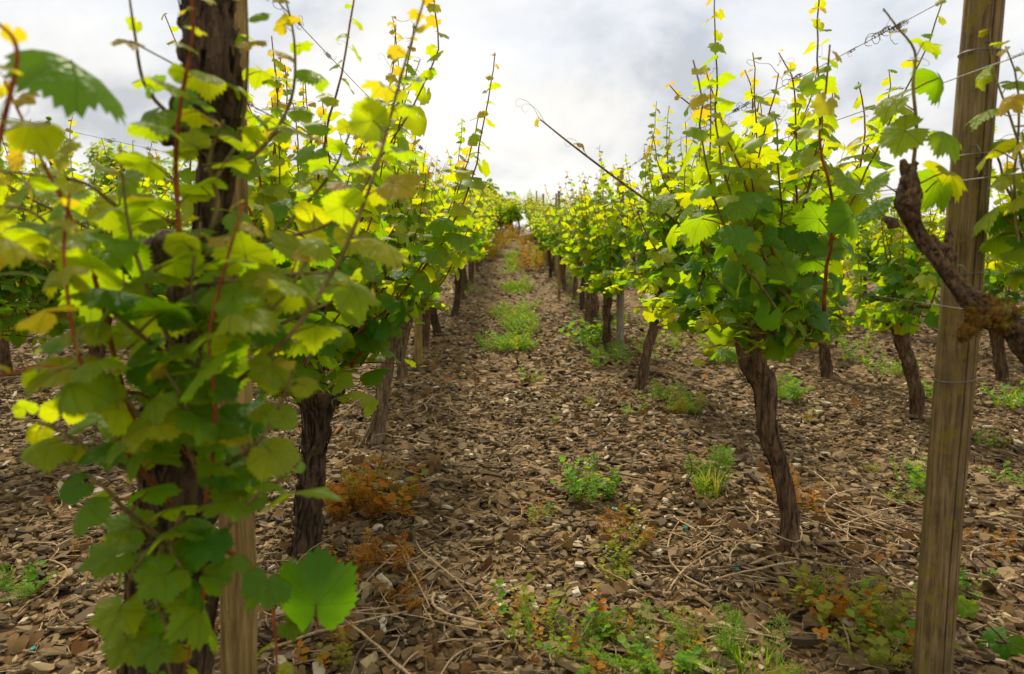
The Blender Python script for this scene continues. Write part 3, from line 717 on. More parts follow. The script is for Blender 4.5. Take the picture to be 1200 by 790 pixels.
# canes given as picture points with a distance each: (points, leaf size, density, start, tip age, colour)
FG = [
 ([(200, 590, 1.05), (150, 530, .95), (110, 460, .88), (88, 400, .84), (75, 300, .82), (82, 225, .80)], 0.094, 1.04, .15, -0.07, CANER),
 ([(180, 560, 1.1), (140, 440, 1.0), (118, 350, .95), (90, 270, .92), (50, 190, .9), (5, 95, .9)], 0.102, 0.98, .15, -0.12, CANER),
 ([(240, 600, 1.0), (252, 500, .92), (246, 400, .90), (262, 320, .88), (285, 240, .88)], 0.098, 1.23, .1, -0.02, CANER),
 ([(215, 330, 1.0), (206, 200, .95), (212, 120, .95), (226, 40, .93), (222, -20, .93)], 0.078, 1.17, .05, 0.23, CANER),
 ([(230, 480, 1.02), (300, 430, .95), (350, 380, .92), (400, 300, .95), (440, 200, 1.0), (470, 90, 1.05), (497, 0, 1.08)], 0.090, 0.98, .05, 0.06, CANE),
 ([(230, 300, 1.1), (300, 285, 1.1), (380, 265, 1.12), (420, 230, 1.15), (450, 170, 1.15)], 0.082, 1.17, .1, 0.18, CANE),
 ([(250, 640, 1.0), (290, 590, .93), (330, 560, .92), (352, 540, .92)], 0.098, 1.43, .1, -0.32, CANE),
 ([(240, 560, 1.0), (300, 520, .92), (330, 470, .90), (345, 430, .9)], 0.098, 1.30, .1, -0.02, CANE),
 ([(200, 640, 1.05), (150, 600, .95), (120, 570, .93), (70, 540, .92)], 0.100, 1.30, .05, -0.42, CANE),
 ([(240, 650, 1.0), (238, 700, .97), (228, 740, .97), (215, 790, .97)], 0.082, 1.43, .05, -0.42, CANER),
 ([(190, 700, 1.05), (150, 730, 1.0), (140, 790, 1.0)], 0.078, 1.43, .05, -0.42, CANE),
 ([(260, 640, 1.0), (310, 680, .98), (322, 740, 1.0), (325, 800, 1.0)], 0.082, 1.17, .05, -0.27, CANER),
 ([(200, 420, 1.0), (150, 380, .92), (90, 330, .90), (30, 300, .88), (-30, 290, .88)], 0.107, 1.04, .05, -0.02, CANE),
 ([(190, 470, 1.0), (120, 450, .9), (60, 430, .86), (0, 440, .84)], 0.098, 0.85, .1, -0.17, CANER),
 ([(205, 260, 1.05), (150, 250, 1.0), (100, 215, .98), (40, 205, .95), (-10, 200, .95)], 0.090, 1.17, .1, 0.13, CANE),
 ([(230, 430, 1.0), (200, 400, .95), (170, 330, .92), (150, 260, .92), (140, 170, .93)], 0.090, 1.17, .0, 0.03, CANE),
 ([(240, 200, 1.1), (300, 180, 1.15), (340, 120, 1.2), (345, 50, 1.2), (330, -20, 1.2)], 0.070, 1.30, .1, 0.23, CANE),
 ([(245, 220, 1.1), (280, 160, 1.15), (290, 80, 1.15), (288, -30, 1.15)], 0.074, 1.17, .1, 0.18, CANE),
 ([(235, 160, 1.08), (205, 140, 1.05), (170, 100, 1.05), (158, 40, 1.05), (150, -15, 1.05)], 0.061, 0.91, .05, 0.13, CANE),
 ([(215, 150, 1.05), (200, 120, 1.0), (230, 90, 1.0)], 0.082, 1.43, .0, -0.12, CANE),
 ([(245, 330, 1.0), (300, 330, .98), (360, 320, 1.0), (420, 330, 1.05)], 0.090, 1.30, .05, 0.03, CANE),
 ([(235, 380, 1.0), (290, 380, .92), (330, 350, .92), (370, 290, .95)], 0.094, 1.23, .05, 0.08, CANE),
 ([(225, 520, 1.0), (180, 500, .92), (150, 470, .9), (120, 420, .9)], 0.102, 1.30, .0, -0.27, CANE),
 ([(235, 560, 1.0), (220, 520, .93), (215, 470, .9), (190, 430, .9)], 0.102, 1.30, .0, -0.22, CANE),
 ([(225, 480, 1.0), (235, 400, .95), (225, 330, .93), (235, 260, .95)], .10, 1.3, .0, -.05, CANE),
 ([(235, 300, 1.02), (255, 240, 1.0), (245, 190, .98), (262, 140, .98)], .09, 1.2, .0, .05, CANE),
 ([(190, 640, 1.0), (180, 690, .95), (195, 740, .95), (180, 800, .95)], .10, 1.4, .0, -.45, CANE),
 ([(215, 640, 1.0), (205, 700, .97), (195, 760, .97), (205, 810, .97)], .095, 1.4, .0, -.4, CANE),
 ([(170, 560, 1.0), (110, 530, .95), (60, 500, .95), (20, 490, .95)], .095, 1.2, .0, -.2, CANE),
 ([(160, 340, 1.0), (90, 300, 1.0), (40, 250, 1.0), (-20, 240, 1.0)], .10, 1.2, .0, -.2, CANE),
 ([(150, 300, 1.2), (90, 260, 1.3), (30, 230, 1.3), (-30, 190, 1.3)], .10, 1.3, .0, .0, CANE),
 ([(300, 320, 1.2), (340, 260, 1.3), (390, 200, 1.35), (420, 130, 1.4)], .10, 1.3, .0, .0, CANE),
 ([(290, 400, 1.2), (350, 370, 1.2), (400, 350, 1.25), (440, 340, 1.3)], .10, 1.3, .0, -.1, CANE),
 ([(205, 620, 1.0), (170, 650, .96), (150, 690, .96), (165, 740, .98)], .095, 1.5, .0, -.3, CANE),
 ([(215, 600, 1.0), (200, 640, .95), (215, 680, .94), (190, 730, .95)], .095, 1.5, .0, -.3, CANE),
 ([(-60, 330, .75), (-20, 260, .74), (0, 160, .74), (20, 60, .74), (-10, 20, .74)], 0.082, 0.59, .1, 0.08, CANER),
]
lv = []
for pl, size, dens, t0, tip, mat in FG:
    path = catmull([P(*q) for q in pl], max(10, 5 * len(pl)))
    add_cane(root, fb, path, .0036, mat, 1 if r.random() < .6 else 0, r)
    lv += cane_leaves(r, path, size * (.84 if pl[-1][1] > 380 else .88), t0, dens * (.95 if pl[-1][1] > 520 else 1.35), tip + (.08 if pl[-1][1] > 520 else .08))
lv += [face(P(372, 735, 1.0), (.1, -.3, .9), (.15, -.75, .55), .125, 'mature'), face(P(330, 590, .93), (.5, -.6, .3), (.4, -.5, .8), .10, 'mature'),
       face(P(20, 75, .8), (.8, .1, -.1), (0, -.25, 1), .12, 'mature')]
add_leaves(root, fb, lv, r, lib=HIF)

# ================================================================ vines further along the rows: a few kinds, copied
PROTO = []
for k in range(7):
    r = random.Random(200 + k); head = Vector((r.gauss(0, .05), r.gauss(0, .05), r.uniform(.70, .82)))
    g = [trunk_geo([Vector((0, 0, -.05)), Vector((r.gauss(0, .05), r.gauss(0, .05), .35)), head], [.042, .034, .046], 200 + k, 10, 18)]
    g.append(knob_geo(head, .045, k)); v, f = merge(g); tm = mesh_from('trunk', v, f, BARK if k % 3 else BARKD, True)
    canes, leaves = shoots(r, head, 23, .90, fan=.62, along=.55, low=.7, size=.118, dens=1.0, tipy=.0)
    v, f = merge([tube(p, lambda t: .004 * (1 - .7 * t) + .0008, 4, False) for p in canes]); cm = mesh_from('shoot_work', v, f, CANE, True)
    PROTO.append((tm, cm, join_leaves('foliage', leaves, LO)))
r = random.Random(9)
def far_vine(x, y, label, group, grow=1.0):
    b = Vector((x + r.gauss(0, .04), y + r.gauss(0, .08), 0)); b.z = gz(b.x, b.y)
    o = thing('grapevine', b, label, 'vine', group); o.rotation_euler.z = r.choice((0, math.pi)) + r.gauss(0, .12)
    s = grow * r.uniform(.88, 1.06); o.scale = (s, s, s * r.uniform(.92, 1.05))
    t, c, f = r.choice(PROTO)
    link('trunk', t, o); tag(link('shoot', c, o), kind='stuff'); tag(link('foliage', f, o), kind='stuff')
rows = [(1.03, 8.3, 27, 'leafy vine in the far stretch of the row past the thin grey stake', 'far vines of the row with the thin grey stake'),
        (-.68, 7.2, 27, 'leafy vine in the far stretch of the row past the short brown stake', 'far vines of the row with the short brown stake'),
        (2.68, 7.2, 27, 'far leafy vine of the row behind the shaggy vine', 'far vines of the row behind the shaggy vine'),
        (-2.33, 6.2, 27, 'far leafy vine of the row behind the thick dark old vine', 'far vines of the row behind the thick dark old vine'),
        (4.33, 4.0, 26, 'vine in the second row behind the shaggy vine', 'vines of the second row behind the shaggy vine'),
        (-3.98, 4.2, 27, 'vine in the second row behind the thick dark old vine', 'vines of the second row behind the thick dark old vine'),
        (5.98, 6.5, 26, 'vine in the third row behind the shaggy vine', 'vines of the third row behind the shaggy vine'),
        (-5.63, 6.0, 27, 'vine in the third row behind the thick dark old vine', 'vines of the third row behind the thick dark old vine'),
        (-7.28, 8.5, 27, 'vine in the fourth row behind the thick dark old vine', 'vines of the fourth row behind the thick dark old vine')]
for x, y0, y1, lab, grp in rows:
    y = y0
    while y < y1: far_vine(x, y, lab, grp, 1.14 if x == -.68 else 1.0); y += 1.2
for x, y in ((-.2, 26.6), (.18, 27.2), (.55, 26.8), (-.05, 28.2), (.4, 28.4)): far_vine(x, y, 'yellow green vine closing the path at the crest of the slope', 'vines closing the top of the path', .95)
rp = random.Random(31)
for x, y in ((1.05, 14.5), (1.05, 19), (1.05, 23.5), (-.7, 10.5), (-.7, 15), (2.7, 12), (-2.35, 9)):
    z = gz(x, y); make_post('trellis_post', 'weathered stake standing up out of the far vine leaves', Vector((x, y, z)), Vector((x + rp.gauss(0, .04), y, z + 1.72)), .045, WOODL if rp.random() < .6 else WOOD, int(y * 10), 'stakes in the far stretches of the rows')

# ================================================================ trellis wires with dead tendrils
rw = random.Random(77)
def wire(x, h, y0, y1, label, ntend, yt=(1.2, 6), group=None):
    n = 60; ys = [y0 + (y1 - y0) * (i / n) ** 1.6 for i in range(n + 1)]
    base = Vector((x, y0, gz(x, y0) + h))
    def pos(y): return Vector((x + .006 * math.sin(y * 1.3), y, .039 * y + (0.0027 * (min(y, 25) - 6) ** 2 if y > 6 else 0) + .03 + h - .02 * abs(math.sin(y * .65))))
    v, f = tube([pos(y) - base for y in ys], lambda t: .0013, 5, False)
    o = thing('trellis_wire', base, label, 'wire', group)
    link('strand', mesh_from('strand', v, f, WIREM, True), o)
    for k in range(ntend):
        y = yt[0] + (yt[1] - yt[0]) * rw.random() ** 1.5; p = pos(y) - base; s = rw.uniform(.35, 1.3)
        if rw.random() < .3: continue
        link('dead_tendril', rw.choice(DTEND), o, mat=Matrix.Translation(p) @ Euler((0, rw.uniform(0, 6.28), 0)).to_matrix().to_4x4() @ Matrix.Scale(s, 4))
for h, lab, nt_ in ((1.60, 'topmost wire on the lichen stake, dead tendrils coiled round it', 34), (1.42, 'second wire down on the lichen stake, dead tendrils coiled round it', 24), (1.20, 'third wire down on the lichen stake, mostly hidden in leaves', 14), (.93, 'lowest wire on the lichen stake, running just under the mossy arm', 5)):
    wire(b0.x - .055, h, .6, 26, lab, nt_)
for h, lab, nt_ in ((1.62, 'topmost wire on the square sawn stake with curls of dead tendril', 22), (1.35, 'middle wire on the square sawn stake, hidden among leaves', 10), (.95, 'lowest wire on the square sawn stake among the dense leaves', 4)):
    wire(lp0.x + .048, h, 1.0, 26, lab, nt_)
wire(-2.28, 1.62, 1.5, 26, 'bare wire over the row behind the thick dark old vine', 14, (1.8, 6))
wire(2.66, 1.35, 1.8, 26, 'bare wire over the row behind the shaggy vine', 8, (2, 6))

# ================================================================ weeds
def frond(kind, seed, mat):
    """one stalk with its leaflets, unit height"""
    r = random.Random(seed); g = []; fm = []
    lean = r.uniform(.25, .75); curve = [Vector((0, lean * t * t * .9 + .1 * t, t * (1 - .28 * t * lean))) for t in [i / 8 for i in range(9)]]
    sv, sf = tube(curve, lambda t: .014 * (1 - .7 * t), 3, False); V = list(sv); F = list(sf)
    def quad(c, d, w, l, n):
        s = d.cross(n); s = s.normalized() if s.length > 1e-5 else Vector((1, 0, 0)); o = len(V)
        V.extend([c, c + d * l * .45 + s * w, c + d * l + n * l * -.12, c + d * l * .45 - s * w]); F.append((o, o + 1, o + 2, o + 3))
    if kind == 'feather':
        for i in range(2, 17):
            t = i / 16; k = min(7, int(t * 8)); c = curve[k].lerp(curve[k + 1], t * 8 - k)
            for s in (-1, 1):
                d = Vector((s, .25 + r.gauss(0, .15), .35 + r.gauss(0, .25))).normalized(); l = .30 * math.sin(math.pi * min(.95, t * .85 + .1)) * r.uniform(.8, 1.2)
                for q in range(4):
                    cc = c + d * l * (q + .6) / 4
                    for s2 in (-1, 1):
                        dd = (d * .7 + Vector((r.gauss(0, .3), .5 * s2, .35 * s2 + r.gauss(0, .3)))).normalized(); quad(cc, dd, .014, .085 * r.uniform(.7, 1.3), Vector((r.gauss(0, .4), r.gauss(0, .4), 1)).normalized())
    elif kind == 'leafy':
        for i in range(9):
            t = .2 + .8 * i / 8; k = min(7, int(t * 8)); c = curve[k].lerp(curve[k + 1], min(1, t * 8 - k)); a = i * 2.4 + r.gauss(0, .4)
            d = Vector((math.cos(a), math.sin(a), r.uniform(.1, .7))).normalized(); l = r.uniform(.16, .28)
            n = Vector((r.gauss(0, .35), r.gauss(0, .35), 1)).normalized(); s = d.cross(n).normalized(); o = len(V); w_ = l * .36
            V.extend([c, c + d * l * .35 + s * w_, c + d * l * .75 + s * w_ * .85, c + d * l - n * l * .15, c + d * l * .75 - s * w_ * .85, c + d * l * .35 - s * w_, c + d * l * .55 - n * l * .12])
            for q in range(6): F.append((o + 6, o + q, o + (q + 1) % 6))
    else:                                                   # grass blades
        V.clear(); F.clear()
        for i in range(5):
            a = r.uniform(0, 6.28); dx = Vector((math.cos(a), math.sin(a), 0)); ln = r.uniform(.6, 1.0); b = r.uniform(.15, .6); s = Vector((-dx.y, dx.x, 0)); o = len(V)
            for j in range(5):
                t = j / 4; c = dx * (b * t * t * ln + .02) + Vector((0, 0, ln * t * (1 - .3 * b * t))); w_ = .020 * (1 - t) + .002; V.extend([c - s * w_, c + s * w_])
            for j in range(4): F.append((o + 2 * j, o + 2 * j + 1, o + 2 * j + 3, o + 2 * j + 2))
    return mesh_from('frond', V, F, mat, False)
WM = {'g': WEEDM, 'y': WEEDY, 'o': WEEDO}
FR = {(k, c): [frond(k, 300 + i * 3 + ord(c), WM[c]) for i in range(4)] for k in ('feather', 'leafy', 'grass') for c in 'gyo'}
rf = random.Random(15)
def weed(px, py, h, spread, n, mixk, label, group=None, name='weed', pos=None):
    p = pos if pos is not None else G(px, py)
    o = thing(name, p, label, 'weed', group)
    for i in range(n):
        kc = rf.choice(mixk); a = rf.uniform(0, 6.28); rr = spread * math.sqrt(rf.random()); x, y = rr * math.cos(a), rr * math.sin(a)
        s = h * rf.uniform(.55, 1.15)
        m = Matrix.Translation((x, y, gz(p.x + x, p.y + y) - p.z)) @ Matrix.Rotation(a - math.pi / 2 + rf.gauss(0, .7), 4, 'Z') @ Matrix.Rotation(rf.gauss(.0, .25), 4, 'X') @ Matrix.Scale(s, 4)
        link('frond', rf.choice(FR[kc]), o, mat=m)
fg_, lg, gg = ('feather', 'g'), ('leafy', 'g'), ('grass', 'g'); fy, ly, gy_ = ('feather', 'y'), ('leafy', 'y'), ('grass', 'y'); fo, lo_, go = ('feather', 'o'), ('leafy', 'o'), ('grass', 'o')
W = [
 (692, 585, .15, .09, 22, [fg_, lg, lg], 'round bushy green weed alone in the middle of the stones'),
 (630, 612, .07, .05, 14, [ly, lg, lo_], 'small flat yellow green weed left of the bushy green weed on the stones'),
 (735, 640, .11, .07, 16, [fo, lo_, ly], 'rust tipped weed next to a yellow clump on the path stones'),
 (722, 676, .10, .06, 18, [ly, ly, lg], 'bright yellow green clump below the rust tipped weed'),
 (745, 785, .12, .17, 26, [fg_, fg_, fy, lg, lo_], 'wide feathery green weed patch in front of the stones'),
 (815, 790, .13, .15, 20, [fg_, fy, gg, lg], 'tall feathery weed beside a bundle of pale prunings'),
 (672, 765, .09, .13, 22, [lg, fg_, ly], 'leafy green weed mat joined to the feathery patch'),
 (610, 742, .10, .09, 20, [lg, lo_, ly], 'round leaved creeping weed with rusty leaf tips'),
 (880, 790, .12, .12, 20, [fg_, gg], 'low feathery weed between the feathery patch and rusty leaf clump'),
 (436, 596, .16, .15, 46, [fo, lo_, lo_, ly], 'large rust orange dried weed at the foot of the dark straight vine'),
 (472, 582, .11, .08, 14, [fo, lo_], 'orange end of the dried weed nearest the path'),
 (392, 606, .11, .09, 16, [fo, lo_], 'brown orange dried weed against the dark straight trunk'),
 (452, 668, .11, .06, 14, [fo, fo, lo_], 'crinkled orange dried fern among prunings'),
 (405, 682, .10, .07, 14, [fo, lo_], 'orange dried weed behind the big foreground leaf'),
 (470, 712, .08, .05, 10, [fo], 'small orange dried sprig on the prunings'),
 (395, 775, .10, .08, 14, [ly, lo_], 'yellowing leafy weed under the big foreground leaf'),
 (832, 585, .19, .05, 14, [gg, gy_, fg_], 'upright grassy weed tuft with yellowing blades'),
 (938, 600, .14, .06, 12, [fo, lo_], 'orange dried weed clinging to the shaggy trunk'),
 (1018, 555, .06, .05, 14, [ly, fy], 'tiny bright yellow weed on bare stones'),
 (1080, 572, .13, .10, 18, [fg_, lg], 'dull green weed just left of the lichen stake'),
 (1050, 590, .08, .07, 10, [lg, gg], 'sparse green weed between the yellow weed and lichen stake'),
 (1010, 750, .14, .14, 30, [ly, ly, lo_, lg, fy], 'rusty yellow leafy clump at the foot of the lichen stake'),
 (960, 728, .11, .08, 16, [ly, lo_], 'small rusty leafy sprig beside the yellow leafy clump'),
 (1045, 765, .12, .08, 18, [lo_, ly, fy, lg], 'reddish leaf clump touching the lichen stake'),
 (1062, 640, .05, .07, 9, [ly], 'few yellow leaves lying low near the lichen stake'),
 (1165, 650, .07, .10, 12, [fo], 'dull rust patch of dried weed beyond the lichen stake'),
 (800, 482, .15, .12, 22, [fg_, fy, lg], 'green and yellow weed clump beside the slim leaning vine'),
 (768, 470, .12, .08, 12, [ly, fg_], 'yellowing weed at the foot of the slim leaning vine'),
 (742, 487, .07, .07, 14, [lg, gg], 'low flat green weed in front of the slim leaning vine'),
 (692, 478, .10, .03, 8, [gg, gy_], 'little grass tuft standing alone on the path edge'),
 (653, 496, .04, .05, 8, [lg], 'tiny green seedling patch on the stones'),
 (925, 470, .16, .10, 22, [fg_, lg], 'dense green weed close behind the shaggy trunk'),
 (948, 495, .09, .04, 8, [gy_, ly], 'thin yellow weed in front of the dense green weed'),
 (845, 425, .22, .14, 24, [fg_, lg, ly], 'tall green weeds between the leaning vine and shaggy trunk'),
 (715, 428, .17, .20, 20, [fg_, lg, fg_], 'wide green weeds round the foot of the thin grey stake'),
 (690, 408, .30, .10, 18, [lg, lg], 'leafy suckers at the foot of the crooked vine'),
 (1040, 440, .16, .16, 22, [fg_, lg], 'green weeds between the reddish slanting trunk and bent trunk'),
 (1000, 425, .18, .10, 14, [lg, gg], 'green weed tuft beside the reddish slanting trunk'),
 (1188, 480, .18, .14, 22, [lg, gg], 'leafy green weed past the lichen stake'),
 (1160, 525, .09, .08, 12, [ly, lg], 'pale yellow weed just past the lichen stake'),
 (1190, 570, .10, .07, 10, [lg], 'small green weed on the stones past the lichen stake'),
 (1135, 700, .10, .05, 8, [lg], 'green leafy sprout growing at the back of the lichen stake'),
 (22, 700, .09, .07, 18, [fg_, lg], 'ferny green weed alone on the bare ground by the old vine'),
 (100, 655, .05, .05, 10, [lo_, fo], 'small orange dried weed near the ferny green weed'),
 (625, 448, .10, .10, 14, [gg, lg], 'green weed tuft at the lower end of the weedy strip'),
 (1100, 470, .16, .12, 14, [lg, fg_], 'green weed behind the bent trunk'),
 (520, 470, .05, .06, 6, [lo_], 'few orange dried leaves beside the short brown stake'),
 (340, 560, .08, .06, 8, [ly, lo_], 'yellow sprig at the back of the thick old vine'),
]
for q in W: weed(*q)
for k in range(260):      # the weedy strip up the middle of the path
    py = 292 + 122 * rf.random() ** 1.1; t = (py - 292) / 122; px = 600 + 4 * t + rf.gauss(0, 4 + 9 * t); p = G(px, py)
    if noise.noise(Vector((p.x * 2.6, p.y * 1.0, 7.0))) < .0: continue
    weed(0, 0, .08 + .08 * rf.random(), .11 + .06 * rf.random(), 12, [fg_, lg, lg, gg, ly], 'small green weed tuft in the strip growing up the middle of the path', 'weed tufts up the middle of the path', pos=p)
for k in range(26):      # weeds under the far rows and scattered
    y = rf.uniform(6, 16); x = rf.choice((1.0, -.65, 2.6, 2.0, 1.5, 3.5, -2.3)) + rf.gauss(0, .25); p = Vector((x, y, gz(x, y)))
    weed(0, 0, .18, .16, 9, [fg_, lg, gg, ly], 'green weed growing under the far vines', 'weeds under the far vines', pos=p)
for k in range(26):      # rusty growth where the path meets the bank
    y = rf.uniform(15, 27); x = rf.uniform(-.55, .75) if y > 22 else rf.choice((-.5, .7)) + rf.gauss(0, .12); p = Vector((x, y, gz(x, y)))
    weed(0, 0, .45, .32, 9, [fo, lo_, ly, fy], 'rusty dried weed at the far top end of the path', 'rusty weeds at the top of the path', pos=p)
# broad leaves at the ground by the lichen stake
for px, py, s in ((1180, 765, .11), (1132, 722, .07)):
    p = G(px, py); o = thing('vine_seedling', p, 'broad blue green leaf lying on the stones beyond the lichen stake', 'plant', 'broad leaves on the ground'); r = random.Random(px)
    for k in range(2): link('leaf', HI['mature'][k + 2], o, mat=leaf_matrix(Vector((0, 0, .03)), Vector((r.gauss(0, 1), -.6, .1)), Vector((0, -.3, 1)), s))

# ================================================================ prunings lying about
rt = random.Random(19)
def twig_mesh(seed, thick):
    r = random.Random(seed); L_ = 1.0; pts = []; a = 0; p = Vector((-.5, 0, 0)); bend = r.gauss(0, .10)
    for i in range(12): pts.append(p.copy()); a += bend + r.gauss(0, .09); p += Vector((math.cos(a), math.sin(a), r.gauss(0, .06))) / 11
    g = [tube(pts, lambda t: thick * (1.15 - .6 * t) * (1.25 if int(t * 11) % 4 == 0 else 1), 6, True)]
    if r.random() < .6:
        k = r.randint(3, 8); d = Vector((.7, r.choice((-1, 1)) * .7, .15)); g.append(tube([pts[k], pts[k] + d * .12, pts[k] + d * .25 + Vector((.05, 0, 0))], lambda t: thick * .7 * (1 - .5 * t), 5, True))
    v, f = merge(g); return v, f
TW = []
for k in range(12):
    v, f = twig_mesh(500 + k, .0075 + .0025 * (k % 3)); TW.append(mesh_from('pruned_cane', v, f, TWIG if k % 4 else TWIGD, True))
def twig(x, y, ln, yaw, label, group, z=.02):
    s = Vector((math.cos(yaw), math.sin(yaw))) * ln * .5
    z0, z1 = gz(x - s.x, y - s.y), gz(x + s.x, y + s.y); pitch = math.atan2(z1 - z0, ln) + rt.gauss(0, .05)
    o = link('pruned_cane', rt.choice(TW)); o.location = (x, y, (z0 + z1) / 2 + z); o.rotation_euler = Euler((rt.uniform(0, 6.28), 0, 0)); 
    o.matrix_world = Matrix.Translation((x, y, (z0 + z1) / 2 + z)) @ Matrix.Rotation(yaw, 4, 'Z') @ Matrix.Rotation(-pitch, 4, 'Y') @ Matrix.Rotation(rt.gauss(0, .5), 4, 'X') @ Matrix.Diagonal((ln, ln * .9, ln * .8, 1))
    tag(o, label, 'twig', group)
PILES = [(500, 485, .38, 34, .16, .34, 'pale pruned cane in the heap between the brown stake and the path', 'prunings by the short brown stake', None),
         (455, 715, .26, 16, .18, .42, 'pruned cane lying among the orange dried weeds', 'prunings among the orange weeds', 1.9),
         (860, 640, .26, 30, .14, .36, 'curved pale pruned cane heaped round the foot of the shaggy vine', 'prunings round the shaggy vine', None),
         (1010, 625, .34, 20, .18, .5, 'pruned cane scattered between the shaggy vine and lichen stake', 'prunings by the lichen stake', -.5),
         (1130, 720, .34, 12, .15, .4, 'dark pruned cane on the stones beyond the lichen stake', 'prunings beyond the lichen stake', None),
         (90, 620, .35, 18, .12, .34, 'pruned cane on bare ground past the thick old vine', 'prunings past the thick old vine', .9),
         (270, 720, .25, 10, .12, .3, 'pruned cane round the square sawn stake', 'prunings round the square stake', .9),
         (640, 560, .75, 34, .08, .26, 'short pruned cane lying loose on the path stones', 'loose prunings on the path', None),
         (640, 700, .4, 18, .08, .22, 'short dark pruned cane between the path stones and weeds', 'loose prunings by the weeds', None)]
for px, py, sp_, n, l0, l1, lab, grp, yaw in PILES:
    c = G(px, py)
    for k in range(int(n * 1.8)):
        x, y = c.x + rt.gauss(0, sp_ * .55), c.y + rt.gauss(0, sp_ * .75)
        if y < 1.05: y = 1.05 + rt.random() * .2
        twig(x, y, rt.uniform(l0, l1), (yaw + rt.gauss(0, .35)) if yaw is not None and rt.random() < .75 else rt.uniform(0, 6.28), lab, grp, .018 + .012 * rt.random())
# fine straw and bark fibres: one litter layer
g = []
for k in range(4200):
    y = 1.05 + 5.5 * rt.random() ** 1.3; x = rt.uniform(-1, 1) * (y * .78 + .2); a = rt.uniform(0, 6.28); ln = rt.uniform(.02, .09); c = Vector((x, y, gz(x, y) + .018 + .01 * rt.random()))
    d = Vector((math.cos(a), math.sin(a), rt.gauss(0, .12))) * ln * .5; b = Vector((-d.y, d.x, 0)) * rt.gauss(0, .2)
    g.append(tube([c - d, c + b, c + d], lambda t: .0012 + .0012 * ((k % 5) == 0), 3, False))
v, f = merge(g); tag(link('straw_litter', mesh_from('straw_litter', v, f, TWIG, True)), 'fine straw and bark fibres strewn over the slate chips', 'litter', kind='stuff')
DEADL = leaf_mat('dead_leaf', [(0.16, 0.085, 0.03), (0.26, 0.16, 0.06), (0.11, 0.055, 0.025), (0.30, 0.13, 0.03)], [(0.2, 0.1, 0.03), (0.3, 0.18, 0.05), (0.12, 0.06, 0.02), (0.3, 0.12, 0.02)], 0.15, 0.8, False, True)
Vs = []; Fs = []
for k in range(700):
    y = 1.1 + 7 * rt.random() ** 1.2; x = rt.uniform(-1, 1) * (y * .78 + .2)
    if rt.random() < .6: x = rt.choice((1.0, -.66)) + rt.gauss(0, .28)
    m = leaf_matrix(Vector((x, y, gz(x, y) + .028)), Vector((rt.gauss(0, 1), rt.gauss(0, 1), rt.gauss(0, .25))), Vector((rt.gauss(0, .35), rt.gauss(0, .35), 1)), rt.uniform(.03, .07))
    co, fs = LO[k % len(LO)]; M_ = np.array(m); o = sum(len(q) for q in Vs) if k < 1 else off; Vs.append((co - np.array([0, .5, .05])) @ M_[:3, :3].T + M_[:3, 3]); Fs += [tuple(j + o for j in f_) for f_ in fs]; off = o + len(co)
tag(link('leaf_litter', mesh_from('leaf_litter', np.concatenate(Vs).tolist(), Fs, DEADL, True)), 'brown curled dead leaves scattered thinly over the slate chips', 'litter', kind='stuff')
# teal plastic clips
cv = [Vector(q) for q in ((-.5, -.2, 0), (-.1, -.32, .06), (.4, -.2, .02), (.5, .1, .1), (.1, .3, .05), (-.4, .22, .12))]
cf = [(0, 1, 5), (1, 4, 5), (1, 2, 4), (2, 3, 4)]; cv2 = cv + [q + Vector((0, 0, .08)) for q in cv]
cm = mesh_from('plastic_clip', cv2, [t[::-1] for t in cf] + [tuple(i + 6 for i in t) for t in cf] + [(i, (i + 1) % 6, (i + 1) % 6 + 6, i + 6) for i in range(6)], TEAL)
for px, py in ((720, 603), (485, 590), (537, 644), (1133, 683), (862, 676), (803, 625), (228, 602), (40, 772), (1085, 595), (915, 672)):
    p = G(px, py); o = link('plastic_clip', cm); o.location = p + Vector((0, 0, .022)); o.rotation_euler = (rt.gauss(0, .3), rt.gauss(0, .3), rt.uniform(0, 6)); o.scale = [.022] * 3
    tag(o, 'small torn scrap of teal plastic lying on the slate chips', 'scrap', 'teal plastic scraps')

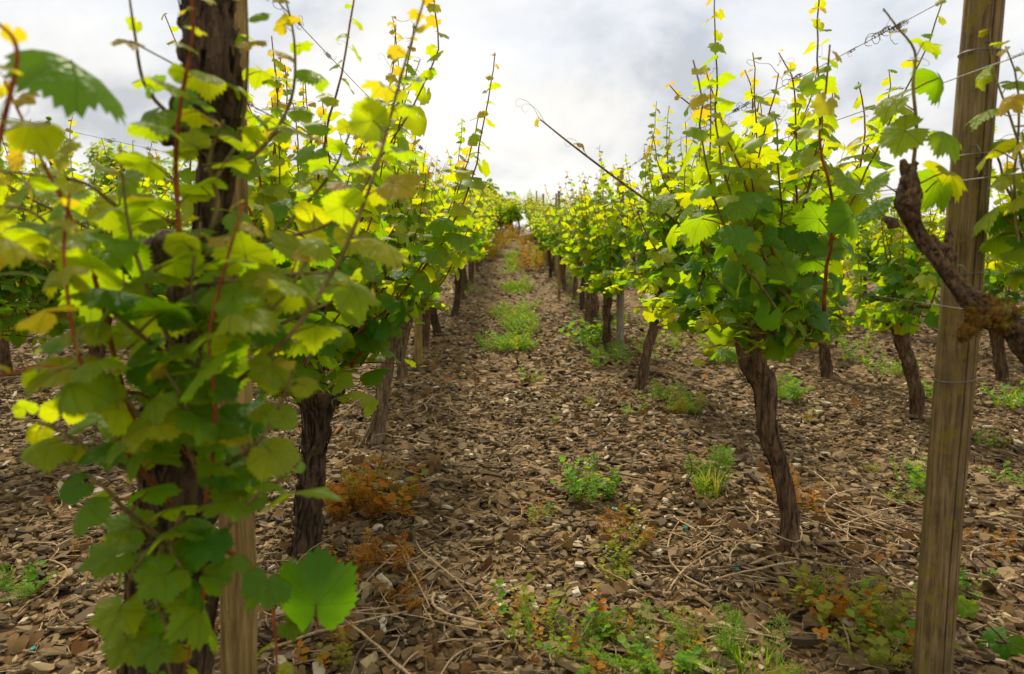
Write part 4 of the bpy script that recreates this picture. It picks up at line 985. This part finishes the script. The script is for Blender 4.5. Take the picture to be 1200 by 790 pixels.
# ================================================================ trees behind the vineyard
def tree(px, base_d, top_py, width, label, seed, conifer=False, cat='tree', dark=True):
    r = random.Random(seed); top = P(px, top_py, base_d); b = Vector((top.x, base_d, gz(top.x, base_d))); h = top.z - b.z
    o = thing('conifer' if conifer else 'broadleaf_tree', b, label, cat)
    g = [tube(catmull([Vector((0, 0, -.2)), Vector((r.gauss(0, .1), 0, h * .4)), Vector((0, 0, h * .92))], 10), lambda t: h * .022 * (1 - .85 * t), 8)]
    lobes = []
    for k in range(16 if not conifer else 22):
        if conifer:
            t = k / 21; z = h * (.15 + .83 * t); a = k * 2.4; rr = width * .5 * (1 - t) * (.55 + .6 * r.random()); c = Vector((math.cos(a) * rr, math.sin(a) * rr, z - .1 * rr)); s = width * .15 * (1.15 - t)
        else:
            a = r.uniform(0, 6.28); z = h * r.uniform(.22, .9); rr = width * .42 * math.sin(math.pi * min(.92, z / h)) * r.uniform(.3, 1); c = Vector((math.cos(a) * rr, math.sin(a) * rr, z)); s = width * r.uniform(.14, .25)
        lobes.append((c, s)); g.append(tube([Vector((0, 0, c.z * .75)), c], lambda t: h * .008 * (1 - .7 * t), 5))
    v, f = merge(g); link('trunk', mesh_from('trunk', v, f, BARKD, True), o)
    lv = []
    for c, s in lobes:
        for _ in range(130 if not conifer else 110):
            d = Vector((r.gauss(0, 1), r.gauss(0, 1), r.gauss(0, .8))).normalized(); p = c + d * s * r.uniform(.45, 1.1)
            lv.append((leaf_matrix(p, d + Vector((0, 0, .2)), Vector((r.gauss(0, .5), r.gauss(0, .5), 1)), r.uniform(.14, .28) * (1 if not conifer else .6)), 'mature' if r.random() < (.35 if dark else .2) else 'young'))
    tag(link('crown', join_leaves('crown', lv, LO), o), kind='stuff')
tree(574, 33, 206, 2.6, 'rounded green tree standing at the upper end of the path', 1)
tree(548, 40, 222, 2.6, 'small bushy tree beside the rounded green tree', 2, dark=False)
tree(126, 46, 168, 4.0, 'round light green tree rising over the left rows', 5, dark=False)
tree(57, 52, 136, 3.6, 'dark pointed conifer rising over the left rows', 6, True)
tree(20, 46, 182, 4.5, 'wide green tree beside the pointed conifer', 7)
tree(185, 48, 190, 4.5, 'low wide tree between round tree and old trunk', 8)
